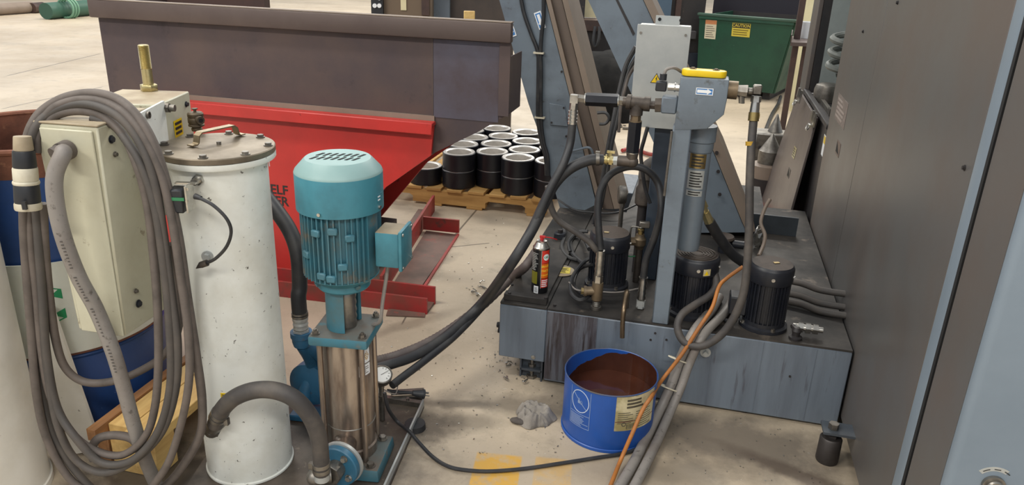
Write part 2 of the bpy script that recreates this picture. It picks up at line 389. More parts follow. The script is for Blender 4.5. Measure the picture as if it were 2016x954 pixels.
# ================= COOLANT TANK (the grey base of the machine) =================
TZ = .305
tank = thing('coolant_tank', 'long grey oil-streaked steel tank base on the floor carrying pumps and filter', 'tank', (0, .6, 0))
b = MB(); b.bb(-.485, .542, 0, 1.19, .012, TZ - .008); b.bb(-.33, .542, 1.191, 1.52, .012, TZ - .008); b.bb(-.33, .34, 1.521, 1.9, .012, TZ - .008); b.bb(-.66, -.331, 1.52, 1.9, .012, TZ); obj('body', b.bevel(.003), tank_side, tank)
b = MB(); b.bb(-.66, -.4865, .001, 1.15, .085, TZ - .008); obj('side_bin', b.bevel(.003), tank_side, tank, label='narrow raised bin at the left end of the tank')
b = MB(); b.prism([V(-.484, .004, TZ - .0078), V(.542, .004, TZ - .0078), V(.542, 1.52, TZ - .0078), V(.34, 1.52, TZ - .0078), V(.34, 1.9, TZ - .0078), V(-.33, 1.9, TZ - .0078), V(-.33, 1.19, TZ - .0078), V(-.484, 1.19, TZ - .0078)], (0, 0, .0078)); obj('top_plate', b, tank_top, tank, label='dark oily top plate')
b = MB(); b.bb(-.66, -.4868, .003, 1.15, TZ - .0078, TZ + .002)
b.bb(-.652, -.492, .02, .055, TZ + .002, TZ + .027); obj('bin_cover', b.bevel(.002), tank_top, tank)
b = MB(); b.bb(-.645, -.5, .06, .56, TZ + .0022, TZ + .012); obj('bin_lid', b.bevel(.002), tank_top, tank)
for px, py in ((1003, 577), (1072, 592), (1008, 562), (1075, 574), (1092, 602)):
    p = az(px, py, TZ + (.028 if py in (577, 592) else .0)); 
    p = V(min(p.x, -.45), max(p.y, .025), TZ + (.027 if p.y < .056 and p.x < -.49 else .001))
    obj('screw', MB().cyl(p, p + Z * .006, .0055, seg=8), dark_steel, tank)
for x, z in ((-.55, .095), (-.10, .285), (-.02, .285), (.32, .2)): pass
p = ay(1050, 700, 0); obj('screw', MB().bolt((p.x, 0, .102), (0, -1, 0), .006, .004), steel, tank, label='bright bolt near the bottom of the bin')
for px, py in ((1312, 668), (1281, 668), (1555, 740), (1290, 655)):
    p = ay(px, py, 0); obj('screw', MB().cyl((p.x, .001, p.z), (p.x, -.003, p.z), .004, seg=8), dark_steel, tank)
p = ay(1389, 692, 0); b = MB(); b.cyl((p.x, .001, p.z), (p.x, -.006, p.z), .018); b.box((p.x, -.012, p.z), (.014, .014, .014), M=Matrix.Rotation(.7, 3, 'Y')); obj('drain_plug', b, galvanised, tank, label='square headed drain plug')
# levelling foot under the bin
b = MB(); b.bb(-.578, -.492, .03, .036, .0, .085); b.bb(-.578, -.572, .005, .07, .01, .085); b.bb(-.498, -.492, .005, .07, .0, .085); b.bb(-.575, -.495, .005, .07, .038, .046); obj('foot_bracket', b, mat('foot_bracket_grey', '3e444b', .5, 0, '33373c', 6, .4, .66), tank)
b = MB(); b.cyl((-.536, .028, 0), (-.536, .028, .012), .02, seg=6); b.cyl((-.536, .028, .01), (-.536, .028, .086), .0075); b.cyl((-.536, .028, .046), (-.536, .028, .058), .015, seg=6); b.cyl((-.536, .028, .03), (-.536, .028, .038), .015, seg=6); obj('levelling_bolt', b, dull_steel, tank)
b = MB(); b.bb(-.672, -.661, .03, .06, .17, .2); b.cyl((-.661, .045, .19), (-.68, .045, .19), .011, seg=6); b.cyl((-.661, .045, .165), (-.676, .045, .165), .008, seg=6); obj('latch', b, black_motor, tank)
# thin weld seams between the face plates
for x in (.1, .26, .43):
    obj('seam', MB().bb(x, x + .0025, -.0018, .001, .02, TZ - .012), tank_side, tank)

tank_stained = mat('tank_drip_stained', '5e6068', .42, 0, '433e42', 7, .42, .58, '332c2d', 12, .52, .64, stretch=(7, 7, .55), bump=.05)
obj('stained_plate', MB().bb(-.484, -.302, -.0014, -.0002, .02, TZ - .009), tank_stained, tank, label='front plate streaked with dark oil drips')
obj('splash_guard', MB().bb(.05, .46, 1.1, 1.112, TZ + .0005, .395), mat('guard_grey', '3a4147', .5, 0, '2c3136', 5, .4, .66), tank)
# ---------- post and filter head ----------
hd = thing('filter_post', 'grey square post carrying a grey filter head with arrow sign', 'filter', (-.084, .03, TZ))
b = MB(); b.bb(-.115, -.058, .002, .06, TZ + .0005, 1.0); obj('post', b.bevel(.004), machine_grey, hd)
def F0(px, py, y=0.0): return ay(px, py, y)
pts = [F0(1340, 152), F0(1436, 157), F0(1431, 197), F0(1425, 226), F0(1392, 254), F0(1357, 256), F0(1327, 256)]
b = MB(); b.prism(pts, (0, .075, 0)); obj('head_block', b.bevel(.004, 2), machine_grey, hd)
c0 = (F0(1340, 152) + F0(1436, 157)) / 2; ztop = c0.z
# yellow cap: rounded bar with two screws
b = MB(); n = 20; w, d = .068, .024; yc = .036; xc = c0.x - .004
ring = [(xc + (w - d) * (1 if math.cos(t) >= 0 else -1) + d * math.cos(t), yc + d * math.sin(t)) for t in [2 * PI * (i + .5) / n for i in range(n)]]
b.prism([V(x, y, ztop + .001) for x, y in ring], (0, 0, .021)); cap = obj('cap', b.bevel(.004, 2), yellow, hd, label='yellow plastic cap on top of the filter head')
for sx in (-1, 1):
    b = MB(); b.cyl((xc + sx * .035, yc, ztop + .0215), (xc + sx * .035, yc, ztop + .024), .0105, seg=16); b.cyl((xc + sx * .035, yc, ztop + .024), (xc + sx * .035, yc, ztop + .027), .006, seg=6); obj('screw', b, tape_yellow if 0 else dirty_brass, cap)
# arrow sign
o0 = F0(1387, 180, -.0008); fn = flat(o0, (1, 0, 0), (0, 0, 1)); sw, sh = .026, .0105
sg = obj('arrow_sign', rect(MB(), fn, -sw, sw, -sh, sh, 0, .0006), sign_blue, hd, label='blue direction sign with a white arrow pointing right')
b = MB(); b.prism([fn(x, y, .0007) for x, y in ((-.022, -.0048), (.008, -.0048), (.008, -.0085), (.022, 0), (.008, .0085), (.008, .0048), (-.022, .0048))], (0, -.0005, 0)); obj('arrow', b, bright_white, sg)
b = MB(); qo = [(-sw, -sh), (sw, -sh), (sw, sh), (-sw, sh)]; qi = [(x * .92, y * .8) for x, y in qo]
for k in range(4):
    q4 = [qo[k], qo[(k + 1) % 4], qi[(k + 1) % 4], qi[k]]; b.hexa([fn(*p, .0007) for p in q4], [fn(*p, .0012) for p in q4])
bmesh.ops.remove_doubles(b.bm, verts=b.bm.verts, dist=1e-6); obj('sign_border', b, bright_white, sg)
# canister under the head
cx, cy = ay(1380, 275, .1).x, .1
def zc(py): 
    lo, hi = -.5, 1.49
    for _ in range(40):
        mid = (lo + hi) / 2; v = V(cx, cy, mid) - CAMP; y = 477 - FPX * v.dot(UPV) / v.dot(FWD)
        if y > py: lo = mid
        else: hi = mid
    return lo
z1, z2, z0 = zc(246), zc(290), zc(472)
obj('collar', MB().lathe([(0, z2 - .01), (.041, z2 - .01), (.043, z2), (.043, z2 + .02), (.047, z2 + .024), (.047, z1), (0, z1)], (cx, cy, 0)), machine_grey, hd)
can_ = obj('canister', MB().lathe([(0, z0 - .03), (.036, z0 - .03), (.0385, z0 - .02), (.0385, z2 - .012), (.036, z2 - .01), (0, z2 - .01)], (cx, cy, 0)), machine_grey, hd)
am = math.atan2(CAMP.y - cy, CAMP.x - cx)
for zz0, zz1, mm in ((zc(326), zc(298), brass), (zc(366), zc(330), galvanised), (zc(380), zc(369), galvanised)):
    st = obj('name_plate', MB().patch((cx, cy, 0), .0387, am - .75, am + .65, zz0, zz1), mm, hd)
    fnw = wrapf((cx, cy, 0), .0401, am, (zz0 + zz1) / 2); h = (zz1 - zz0) / 2
    obj('print', lines(MB(), fnw, -.022, .02, -h * .85, h * .85, max(2, int(h / .005)), 0, .0004, .5, .4, 3), ink, st)
# left port block with solenoid plug
b = MB(); b.box((F0(1318, 205, .035).x, .035, F0(1318, 205, .035).z), (.048, .055, .052)); b.bevel(.004)
obj('port_block', b, machine_grey, hd)
P = F0(1290, 207, .035); Q = F0(1312, 207, .035); b = MB(); b.cyl(P, Q, .024, seg=6); obj('port_nut', b, iron_pipe, hd)
q0, q1 = F0(1333, 172, .035), F0(1315, 171, .035); b = MB(); b.cyl(q0 + V(.012, 0, 0), q1, .012, seg=8); b.cyl(q0 - V(.004, 0, 0), q0 - V(.008, 0, 0), .0145, seg=12); sw_ = obj('sensor_nut', b, steel, hd)
q = F0(1302, 169, .035); b = MB(); b.box(q, (.034, .034, .03)); b.bevel(.003); obj('sensor_plug', b, plastic_black, hd, label='black sensor plug with a grey lead')
q = F0(1306, 150, .035); b = MB(); b.cyl(q - Z * .012, q + Z * .008, .011, seg=10); obj('lead_gland', b, plastic_black, hd)
b = MB(); b.tube([F0(1308, 146, .035), F0(1312, 137, .035), F0(1325, 133, .035), F0(1338, 139, .06), F0(1346, 150, .11), F0(1346, 200, .13)], .005, 8); obj('sensor_lead', b, conduit_grey, hd)
# right port
P, Q = F0(1428, 176, .04), F0(1452, 178, .04); b = MB(); b.cyl(P, Q, .028, seg=16); obj('port_block', b, dirty_brass, hd, label='greyish green outlet flange on the right of the head')
b = MB(); b.cyl(Q, F0(1471, 180, .04), .017, .02, seg=8); b.cyl(F0(1460, 184, .04), F0(1460, 203, .04), .009, seg=8); obj('outlet_union', b, dull_steel, hd)
# small tube down the left side of the post
b = MB(); b.tube([F0(1323, 258, -.006), F0(1318, 300, -.008), F0(1312, 350, -.008), F0(1308, 385, -.008)], .0045, 8); obj('bleed_tube', b, dull_steel, hd)

# ---------- right hose with loop ----------
RH = thing('return_hose', 'black hose hanging from the filter head and looping over the front of the tank', 'hose', F0(1485, 180, .04))
b = MB(); b.box(F0(1491, 176, .04), (.026, .028, .028)); b.cyl(F0(1471, 179, .04), F0(1484, 180, .04), .012, seg=6); obj('elbow', b.bevel(.003), dull_steel, RH)
b = MB(); A_, B_ = F0(1489, 189, .035), F0(1485, 222, .03); b.cyl(A_, A_.lerp(B_, .35), .016, seg=6); b.cyl(A_.lerp(B_, .35), B_, .013, .015, seg=14); obj('swivel_nut', b, steel, RH)
b = MB(); b.cyl(F0(1485, 221, .03), F0(1483, 238, .025), .0165, seg=16); b.box(F0(1493, 228, .03), (.008, .012, .014)); obj('hose_clamp', b, brass, RH)
path = [F0(1484, 232, .028), F0(1479, 290, .0), F0(1476, 360, -.03), F0(1475, 440, -.05), F0(1471, 520, -.07), F0(1460, 590, -.085), F0(1428, 650, -.09), F0(1385, 680, -.09), F0(1348, 673, -.08), F0(1334, 645, -.06), F0(1343, 618, -.03), F0(1372, 597, .02), F0(1398, 580, .06), F0(1410, 560, .09), F0(1405, 535, .12), F0(1385, 515, .15)]
b = MB(); b.tube(path, .013, 12); obj('hose_body', b, dusty_rubber, RH)
A_, B_ = F0(1477, 278, .005), F0(1477, 286, .003); obj('tape_band', MB().cyl(A_, B_, .0142, seg=14), tape_yellow, RH)

# ---------- three black motors ----------
def motor(label, x, y, r, ztop, cap_mat=dusty_cap, vent=False):
    t = thing('coolant_pump_motor', label, 'motor', (x, y, TZ), 'black motors on the tank')
    b = MB(); b.lathe([(0, 0), (r * 1.12, 0), (r * 1.12, .012), (r * .98, .016), (r * .98, .03), (0, .03)], (x, y, TZ + .0005), seg=36); obj('base_flange', b, black_motor, t)
    zb, zt = TZ + .031, ztop - .062
    b = MB(); b.lathe([(0, zb), (r * .86, zb), (r * .86, zt), (0, zt)], (x, y, 0), seg=36); obj('body', b, black_motor, t)
    b = MB()
    for k in range(30):
        a = 2 * PI * k / 30; b.box((x + r * .9 * math.cos(a), y + r * .9 * math.sin(a), (zb + zt) / 2), (r * .16, .0035, zt - zb), rz=a)
    o = obj('cooling_fins', b, black_motor, t); o['kind'] = 'stuff'
    cap = obj('fan_cap', MB().lathe([(0, zt + .0005), (r, zt + .0005), (r * 1.03, zt + .006), (r * 1.03, ztop - .012), (r * .99, ztop - .006), (r * .96, ztop - .004), (r * .93, ztop), (0, ztop + .001)], (x, y, 0), seg=40), [black_motor, cap_mat], t)
    for f in cap.data.polygons:
        if f.normal.z > .9 and f.center.z + loc_of(t).z > ztop - .003: f.material_index = 1
    if vent:
        b = MB()
        for k in range(5): b.lathe([((.25 + k * .13) * r, 0), ((.25 + k * .13) * r, .0025), ((.31 + k * .13) * r, .0025), ((.31 + k * .13) * r, 0)], (x, y, ztop + .0008), seg=36)
        obj('grille_rings', b, dusty_cap, t)
    aa = math.atan2(CAMP.y - y, CAMP.x - x)
    for da in (.15, -1.2, 1.4):
        n = V(math.cos(aa + da), math.sin(aa + da), 0); p = V(x, y, ztop - .035) + n * r * 1.03; obj('screw', MB().bolt(p - n * .001, n, .0045, .003), steel, t)
    for k in range(4):
        a = aa + .5 + k * PI / 2; obj('flange_bolt', MB().bolt((x + r * 1.02 * math.cos(a), y + r * 1.02 * math.sin(a), TZ + .012), (0, 0, 1), .007, .008), dull_steel, t)
    return t, aa
p = az(1196, 562, TZ); t, aa = motor('black motor with a plain dusty cap between the hose fittings at the tank left', p.x - .006, p.y + .01, .075, .522)
b = MB(); b.box((p.x - .02, p.y - .005, .524), (.018, .012, .002)); obj('sticker', b, brass, t)
p = az(1358, 612, TZ); t, aa = motor('black motor with grille cap and yellow warning sticker behind the post', p.x, p.y, .079, .530, vent=True)
st = obj('warning_sticker', MB().patch((p.x, p.y, 0), .0816, aa + .36, aa + .68, .478, .502, 4), paper, t); fn = wrapf((p.x, p.y, 0), .0831, aa + .5, .49)
b = MB(); b.prism([fn(-.008, -.009, 0), fn(.008, -.009, 0), fn(0, .007, 0)], Vector((math.cos(aa + .5), math.sin(aa + .5), 0)) * .0005); sy = obj('warning_triangle', b, yellow, st)
p = az(1508, 640, TZ); t, aa = motor('black finned motor with dusty cap standing nearest the tall grey cabinet', p.x - .012, p.y, .0725, .540)
b = MB(); b.box((p.x + .0, p.y - .0, .542), (.02, .012, .002), rz=.4); obj('sticker', b, brass, t)
b = MB(); b.bb(p.x - .135, p.x - .076, p.y - .035, p.y + .035, TZ + .04, TZ + .105); obj('terminal_box', b.bevel(.004), black_motor, t)
b = MB(); b.cyl((p.x - .105, p.y - .03, TZ + .03), (p.x - .105, p.y - .03, TZ + .04), .012, seg=6); b.tube([V(p.x - .105, p.y - .03, TZ + .03), V(p.x - .11, p.y - .035, TZ + .015), V(p.x - .14, p.y - .02, TZ + .008)], .007, 8); obj('cable_gland', b, black_rubber, t)

# ---------- valve stack on the tank front left ----------
vx, vy = az(1173, 608, TZ).x, az(1173, 608, TZ).y
vs = thing('valve_stack', 'upright stack of steel and brass pipe fittings with a tee at the tank front', 'pipe fitting', (vx, vy, TZ))
def zat(x, y, py):
    lo, hi = -.5, 1.49
    for _ in range(40):
        mid = (lo + hi) / 2; v = V(x, y, mid) - CAMP
        if 477 - FPX * v.dot(UPV) / v.dot(FWD) > py: lo = mid
        else: hi = mid
    return lo
zt_, zm, zc_ = zat(vx, vy, 555), zat(vx, vy, 572), zat(vx, vy, 490)
b = MB(); b.lathe([(0, TZ + .0005), (.019, TZ + .0005), (.019, TZ + .012), (.014, TZ + .014)] + [(.0135 + .0012 * (i % 2), TZ + .014 + .003 * i) for i in range(8)] + [(.0, TZ + .038)], (vx, vy, 0), seg=20); obj('nipple', b, dull_steel, vs)
b = MB(); b.lathe([(0, TZ + .0385), (.019, TZ + .0385), (.02, TZ + .045), (.02, zt_ - .006), (.019, zt_), (0, zt_)], (vx, vy, 0), seg=20); b.cyl((vx, vy, zm), (vx - .04, vy - .01, zm - .002), .016, seg=18); b.cyl((vx - .037, vy - .01, zm - .002), (vx - .047, vy - .012, zm - .002), .019, seg=18); obj('tee', b, dirty_brass, vs)
b = MB(); b.cyl((vx - .046, vy - .012, zm - .002), (vx - .056, vy - .014, zm - .002), .013, seg=6); obj('plug', b, brass, vs)
b = MB(); h = zc_ - zt_; b.cyl((vx, vy, zt_ + .0003), (vx, vy, zt_ + h * .2), .017, seg=6); b.lathe([(0, zt_ + h * .2), (.014, zt_ + h * .2)] + [(.0165 - .002 * (i % 2), zt_ + h * (.24 + .08 * i)) for i in range(9)] + [(.016, zt_ + h * .97), (0, zt_ + h)], (vx, vy, 0), seg=20); obj('hose_crimp', b, steel, vs)

# ---------- loop hose from the valve stack to the ball valve ----------
wx, wy_ = az(1262, 592, TZ + .03).x, az(1262, 592, TZ + .03).y
lh = thing('loop_hose', 'black hose arching in a loop from the valve stack to the ball valve', 'hose', (vx, vy, zc_))
def G(px, py, y): return ay(px, py, y)
zv = zat(wx, wy_, 545)
path = [V(vx, vy, zc_ - .001), G(1179, 455, vy + .005), G(1177, 410, vy + .02), G(1183, 372, vy + .035), G(1203, 342, vy + .05), G(1238, 328, vy + .06), G(1272, 334, vy + .07), G(1296, 362, vy + .08), G(1302, 410, wy_ - .02), G(1289, 465, wy_ - .012), G(1272, 510, wy_ - .004), V(wx, wy_, zv)]
obj('hose_body', MB().tube(path, .0125, 12), black_rubber, lh)
b = MB(); z_ = zat(wx, wy_, 590); h = zv - z_; b.lathe([(0, z_)] + [(.013 + .003 * (i % 2), z_ + h * i / 9) for i in range(10)] + [(0, zv)], (wx, wy_, 0), seg=18); obj('hose_crimp', b, steel, lh)
b = MB(); b.cyl((wx, wy_, z_ - .03), (wx, wy_, z_), .016, seg=6); b.box((wx, wy_, z_ - .012), (.026, .026, .02)); obj('end_fitting', b, galvanised, lh)

# ---------- ball valve behind the loop ----------
bx, by = az(1250, 560, TZ).x, az(1250, 560, TZ).y + .03
bv = thing('ball_valve', 'brass ball valve with bent steel handle and green wire beside the post', 'valve', (bx, by, TZ))
zz = zat(bx, by, 475)
b = MB(); b.cyl((bx, by, TZ + .0005), (bx, by, zz - .02), .013); obj('riser', b, iron_pipe, bv)
b = MB(); b.lathe([(0, -.03), (.016, -.03), (.018, -.018), (.024, -.012), (.024, .012), (.018, .018), (.016, .03), (0, .03)], (bx, by, zz), (0, 0, 1), 18); b.cyl((bx, by, zz), (bx - .035, by - .01, zz), .017, seg=8); obj('body', b, dirty_brass, bv)
b = MB(); b.cyl((bx, by, zz + .0305), (bx, by, zz + .045), .01, seg=6); b.lathe([(0, .045), (.013, .045), (.013, .05), (.009, .053), (0, .053)], (bx, by, zz), seg=16); obj('stem_nut', b, brass, bv)
b = MB(); b.tube([V(bx - .002, by, zz + .056), V(bx - .03, by, zz + .058), V(bx - .037, by, zz + .048), V(bx - .038, by, zz + .02)], .0035, 8, 4); obj('handle', b, dull_steel, bv)
b = MB(); b.box((bx + .012, by + .006, zz + .068), (.04, .02, .024), rz=.15); b.cyl((bx, by, zz + .053), (bx, by, zz + .06), .008); obj('actuator', b.bevel(.003), dull_steel, bv)
b = MB(); b.tube([V(bx - .042, by - .02, zz - .01), V(bx - .044, by - .02, zz - .05), V(bx - .03, by - .02, zz - .058), V(bx - .01, by - .018, zz - .055)], .0028, 6, 5); obj('green_wire', b, green_plastic, bv)
b = MB(); b.tube([V(bx + .04, by - .01, zz + .02), V(bx + .042, by - .015, zz - .04), V(bx + .035, by - .02, zz - .1), V(bx + .02, by - .02, zz - .13)], .0032, 6, 5); obj('grey_tube', b, conduit_grey, bv)

# ---------- bent copper drain pipe ----------
dp = MB(); dp.tube([V(G(1236, 552, .1).x, .1, TZ + .055), G(1234, 575, .04), G(1229, 605, -.03), G(1226, 630, -.045), G(1225, 664, -.05)], .0085, 12)
q = G(1236, 552, .1)
t = thing('drain_pipe', 'bent brownish copper pipe draining over the tank edge above the blue bucket', 'pipe', (q.x, .1, TZ))
obj('pipe', dp, copper_pipe, t); b = MB(); b.cyl((q.x, .1, TZ + .0005), (q.x, .1, TZ + .06), .012, seg=8); obj('riser', b, iron_pipe, t)

# ---------- manifold from the filter head to the left ----------
mf = thing('pipe_manifold', 'run of black hex adaptors and iron tee feeding the filter head from the left', 'pipe fitting', F0(1250, 205, .035))
y_ = .035
obj('nipple', MB().cyl(F0(1279, 206, y_), F0(1291, 207, y_), .013, seg=8), iron_pipe, mf); obj('nipple', MB().cyl(F0(1226, 199, y_), F0(1234, 200, y_), .015, seg=12), iron_pipe, mf)
b = MB(); b.cyl(F0(1233, 200, y_), F0(1280, 205, y_), .02, seg=18); b.cyl(F0(1234, 200, y_), F0(1242, 201, y_), .0245, seg=18); b.cyl(F0(1268, 204, y_), F0(1280, 205, y_), .0235, seg=18); b.cyl(F0(1255, 204, y_), F0(1252, 226, y_), .02, .021, seg=18); obj('tee', b, iron_pipe, mf)
b = MB(); b.cyl(F0(1252, 225, y_), F0(1251, 238, y_), .017, seg=6); b.cyl(F0(1251, 237, y_), F0(1251, 239, y_), .021, seg=16); obj('hex_nipple', b, dirty_brass, mf)
b = MB(); b.cyl(F0(1154, 195, y_), F0(1217, 198, y_), .0215, seg=6, a0=PI / 6); obj('hex_adaptor', b, black_steel, mf, label='black hexagonal adaptor lying level'); 
b = MB(); b.cyl(F0(1251, 239, y_), F0(1245, 299, y_), .0225, seg=6, a0=.3); obj('hex_adaptor', b, black_steel, mf, label='black hexagonal adaptor hanging upright')
for A_, B_ in ((F0(1152, 195, y_), F0(1154, 195, y_)), (F0(1217, 198, y_), F0(1219, 198, y_)), (F0(1245, 299, y_), F0(1245, 302, y_))): obj('steel_rim', MB().cyl(A_, B_, .019, seg=18), steel, mf)
for A_, B_, r_ in ((F0(1137, 193, y_), F0(1152, 195, y_), .014), (F0(1219, 198, y_), F0(1227, 199, y_), .016)): obj('union_nut', MB().cyl(A_, B_, r_, seg=6), dull_steel, mf)
b = MB(); b.cyl(F0(1245, 301, y_), F0(1244, 314, y_), .02, .017, seg=14); b.cyl(F0(1245, 318, y_), F0(1216, 316, y_), .018, seg=14); b.sph(F0(1245, 318, y_), .02); obj('lower_elbow', b, iron_pipe, mf)
b = MB(); b.cyl(F0(1217, 316, y_), F0(1208, 316, y_), .016, seg=6); obj('white_nut', b, galvanised, mf)
b = MB(); b.cyl(F0(1208, 316, y_), F0(1186, 314, y_), .0135, seg=12); b.cyl(F0(1206, 316, y_), F0(1200, 315, y_), .017, seg=6); b.cyl(F0(1196, 314, y_), F0(1193, 314, y_), .018, seg=16); b.cyl(F0(1200, 312, y_), F0(1202, 300, y_), .007, seg=8); b.box(F0(1203, 299, y_), (.026, .008, .008)); obj('brass_cock', b, zinc_yellow, mf)
b = MB(); b.box(F0(1131, 194, y_), (.026, .026, .026)); b.cyl(F0(1131, 196, y_), F0(1129, 214, y_), .0145, seg=6); b.cyl(F0(1129, 213, y_), F0(1127, 246, y_), .013, .012, seg=14)
for k in range(4): 
    A_ = F0(1128.5 - .5 * k, 218 + 7 * k, y_); b.cyl(A_, A_ - Z * .008, .0155, seg=14)
obj('hose_elbow', b, steel, mf)

# ---------- long hoses from the manifold down to the pump skid ----------
def hose(name, label, path, r, m, cat='hose', ends=(), group=None, seg=12):
    o = obj(name, MB().tube(path, r, seg), m, None, path[0]); tag(o, label, cat, group); 
    for e in ends: obj(*e, o)
    return o
W_ = wy
h1 = [F0(1127, 244, y_), F0(1122, 285, .02), F0(1108, 325, -.02), F0(1083, 372, -.05), F0(1052, 440, -.08), F0(1012, 512, -.12), W_(960, 590, 2.55), W_(900, 656, 2.42), W_(840, 706, 2.3), W_(795, 740, 2.22), W_(772, 758, 2.17)]
hose('supply_hose', 'thin black hose from the steel elbow left of the manifold to the pump', h1, .0135, black_rubber)
h2 = [F0(1187, 314, y_), F0(1160, 315, .02), F0(1122, 332, 0.0), F0(1092, 362, -.02), F0(1071, 402, -.05), F0(1046, 455, -.09), F0(1003, 524, -.15), W_(948, 597, 2.52), W_(880, 660, 2.4), W_(820, 698, 2.3), W_(770, 716, 2.24), W_(715, 732, 2.2)]
o = hose('suction_hose', 'thick black hose curving from the brass cock down past the tank to the pump', h2, .018, black_rubber)
b = MB(); A_ = F0(1180, 313, y_ - .004); B_ = F0(1173, 313, y_ - .006); b.cyl(A_, B_, .0215, seg=18); b.box(F0(1177, 301, y_), (.014, .012, .012)); obj('hose_clamp', b, dull_steel, o)
h3 = [az(1048, 508, .42) + V(0, .16, 0), az(1036, 522, .40), W_(1005, 548, 2.78), W_(950, 600, 2.6), W_(890, 646, 2.45), W_(840, 676, 2.36), W_(790, 697, 2.3), W_(752, 708, 2.28), W_(712, 714, 2.26)]
b = MB(); b.tube(h3, .0175, 12, 14, rad=lambda t, i: .0175 + .0016 * (i % 2)); o = obj('ribbed_hose', b, mat('ribbed_hose_jacket', '514846', .55, 0, '6a605a', 9, .42, .68), None, h3[0]); tag(o, 'ribbed purplish grey hose running from behind the spray can to the pump', 'hose')
h4 = [F0(1079, 366, .02), F0(1084, 405, .03), F0(1100, 434, .035), F0(1131, 455, .04), F0(1158, 474, .045), F0(1174, 492, .05), V(vx - .004, vy + .036, zc_ - .03), V(vx - .005, vy + .05, TZ + .01)]
hose('branch_hose', 'dark hose sweeping down from the crossing hoses to behind the valve stack', h4, .011, dusty_rubber)

# ---------- spray can ----------
sc = az(1062, 571, TZ + .013); sx_, sy_, sz_ = sc.x, sc.y, TZ + .0128
sc = thing('spray_can', 'black and red aerosol can with yellow lettering standing on the tank corner', 'spray can', (sx_, sy_, sz_))
r_ = .031; H_ = zat(sx_, sy_, 487) - sz_
obj('can_body', MB().lathe([(0, 0), (r_ * .96, 0), (r_, .004), (r_, H_), (0, H_)], (sx_, sy_, sz_), seg=36), can_black, sc)
obj('dome', MB().lathe([(0, H_ + .0003), (r_ * 1.02, H_ + .0003), (r_ * 1.02, H_ + .005), (r_ * .9, H_ + .009), (r_ * .72, H_ + .02), (r_ * .6, H_ + .024), (r_ * .6, H_ + .028), (r_ * .35, H_ + .03), (0, H_ + .03)], (sx_, sy_, sz_), seg=36), steel, sc)
b = MB(); q = V(sx_, sy_, sz_ + H_ + .0305); b.cyl(q, q + Z * .014, .007, seg=12); b.box(q + V(.002, 0, .012), (.02, .01, .007)); b.tube([q + V(.008, 0, .012), q + V(.03, .01, .008), q + V(.05, .03, -.004)], .0022, 6, 4); obj('nozzle', b, red_plastic, sc, label='red nozzle with a thin red straw')
am_ = math.atan2(CAMP.y - sy_, CAMP.x - sx_)
def lab(name, m, a0, a1, f0, f1, th=.0006, par=None, r=None): return obj(name, MB().patch((sx_, sy_, sz_), (r or r_) + .0001, am_ + a0, am_ + a1, H_ * f0, H_ * f1, 8, th), m, par or sc)
lab('label_panel', can_red, .12, 1.15, .70, .99); o1 = lab('label_panel', can_orange, .12, 1.1, .36, .69); o2 = lab('label_panel', can_red, .12, 1.1, .14, .345); o3 = lab('label_panel', can_olive, -1.3, -.35, .22, .50); lab('label_panel', galvanised, .05, .1, .12, .99)
fn = wrapf((sx_, sy_, sz_), r_ + .0009, am_ + .68, H_ * .84)
lg = obj('brand_roundel', ringband(MB(), fn, 0, 0, .0125, .0125, .0125, 0, .0004), bright_white, sc); obj('lettering', text_mb('CRC', .0105, .0004, lambda a, c, d: fn(a, c, d + .0006), True), letter_green, lg)
ylw = mat('print_yellow', 'f0c93c', .5)
for i, s_ in enumerate(('BRAKE', 'PARTS', 'CLEANER')):
    f2 = wrapf((sx_, sy_, sz_), r_ + .0008, am_ + .6, H_ * (.63 - .1 * i)); obj('lettering', text_mb(s_, .0105 if i < 2 else .0075, .0004, f2, True), ylw, o1)
f2 = wrapf((sx_, sy_, sz_), r_ + .0008, am_ + .6, H_ * .24); obj('print', lines(MB(), f2, -.013, .013, -.015, .015, 4, 0, .0004, .5, .3, 3), bright_white, o2)
f2 = wrapf((sx_, sy_, sz_), r_ + .0002, am_ - .75, H_ * .7); obj('print', lines(MB(), f2, -.018, .018, -.03, .04, 11, 0, .0004, .4, .5, 4), galvanised, sc)
f2 = wrapf((sx_, sy_, sz_), r_ + .0002, am_ - .35, H_ * .08); bc = obj('barcode', rect(MB(), f2, -.012, .006, -.013, .016, 0, .0004, 4), bright_white, sc); obj('print', lines(MB(), wrapf((sx_, sy_, sz_), r_ + .0007, am_ - .35, H_ * .08), -.009, .003, -.01, .012, 5, 0, .0003, .4, .1, 2), ink, bc)

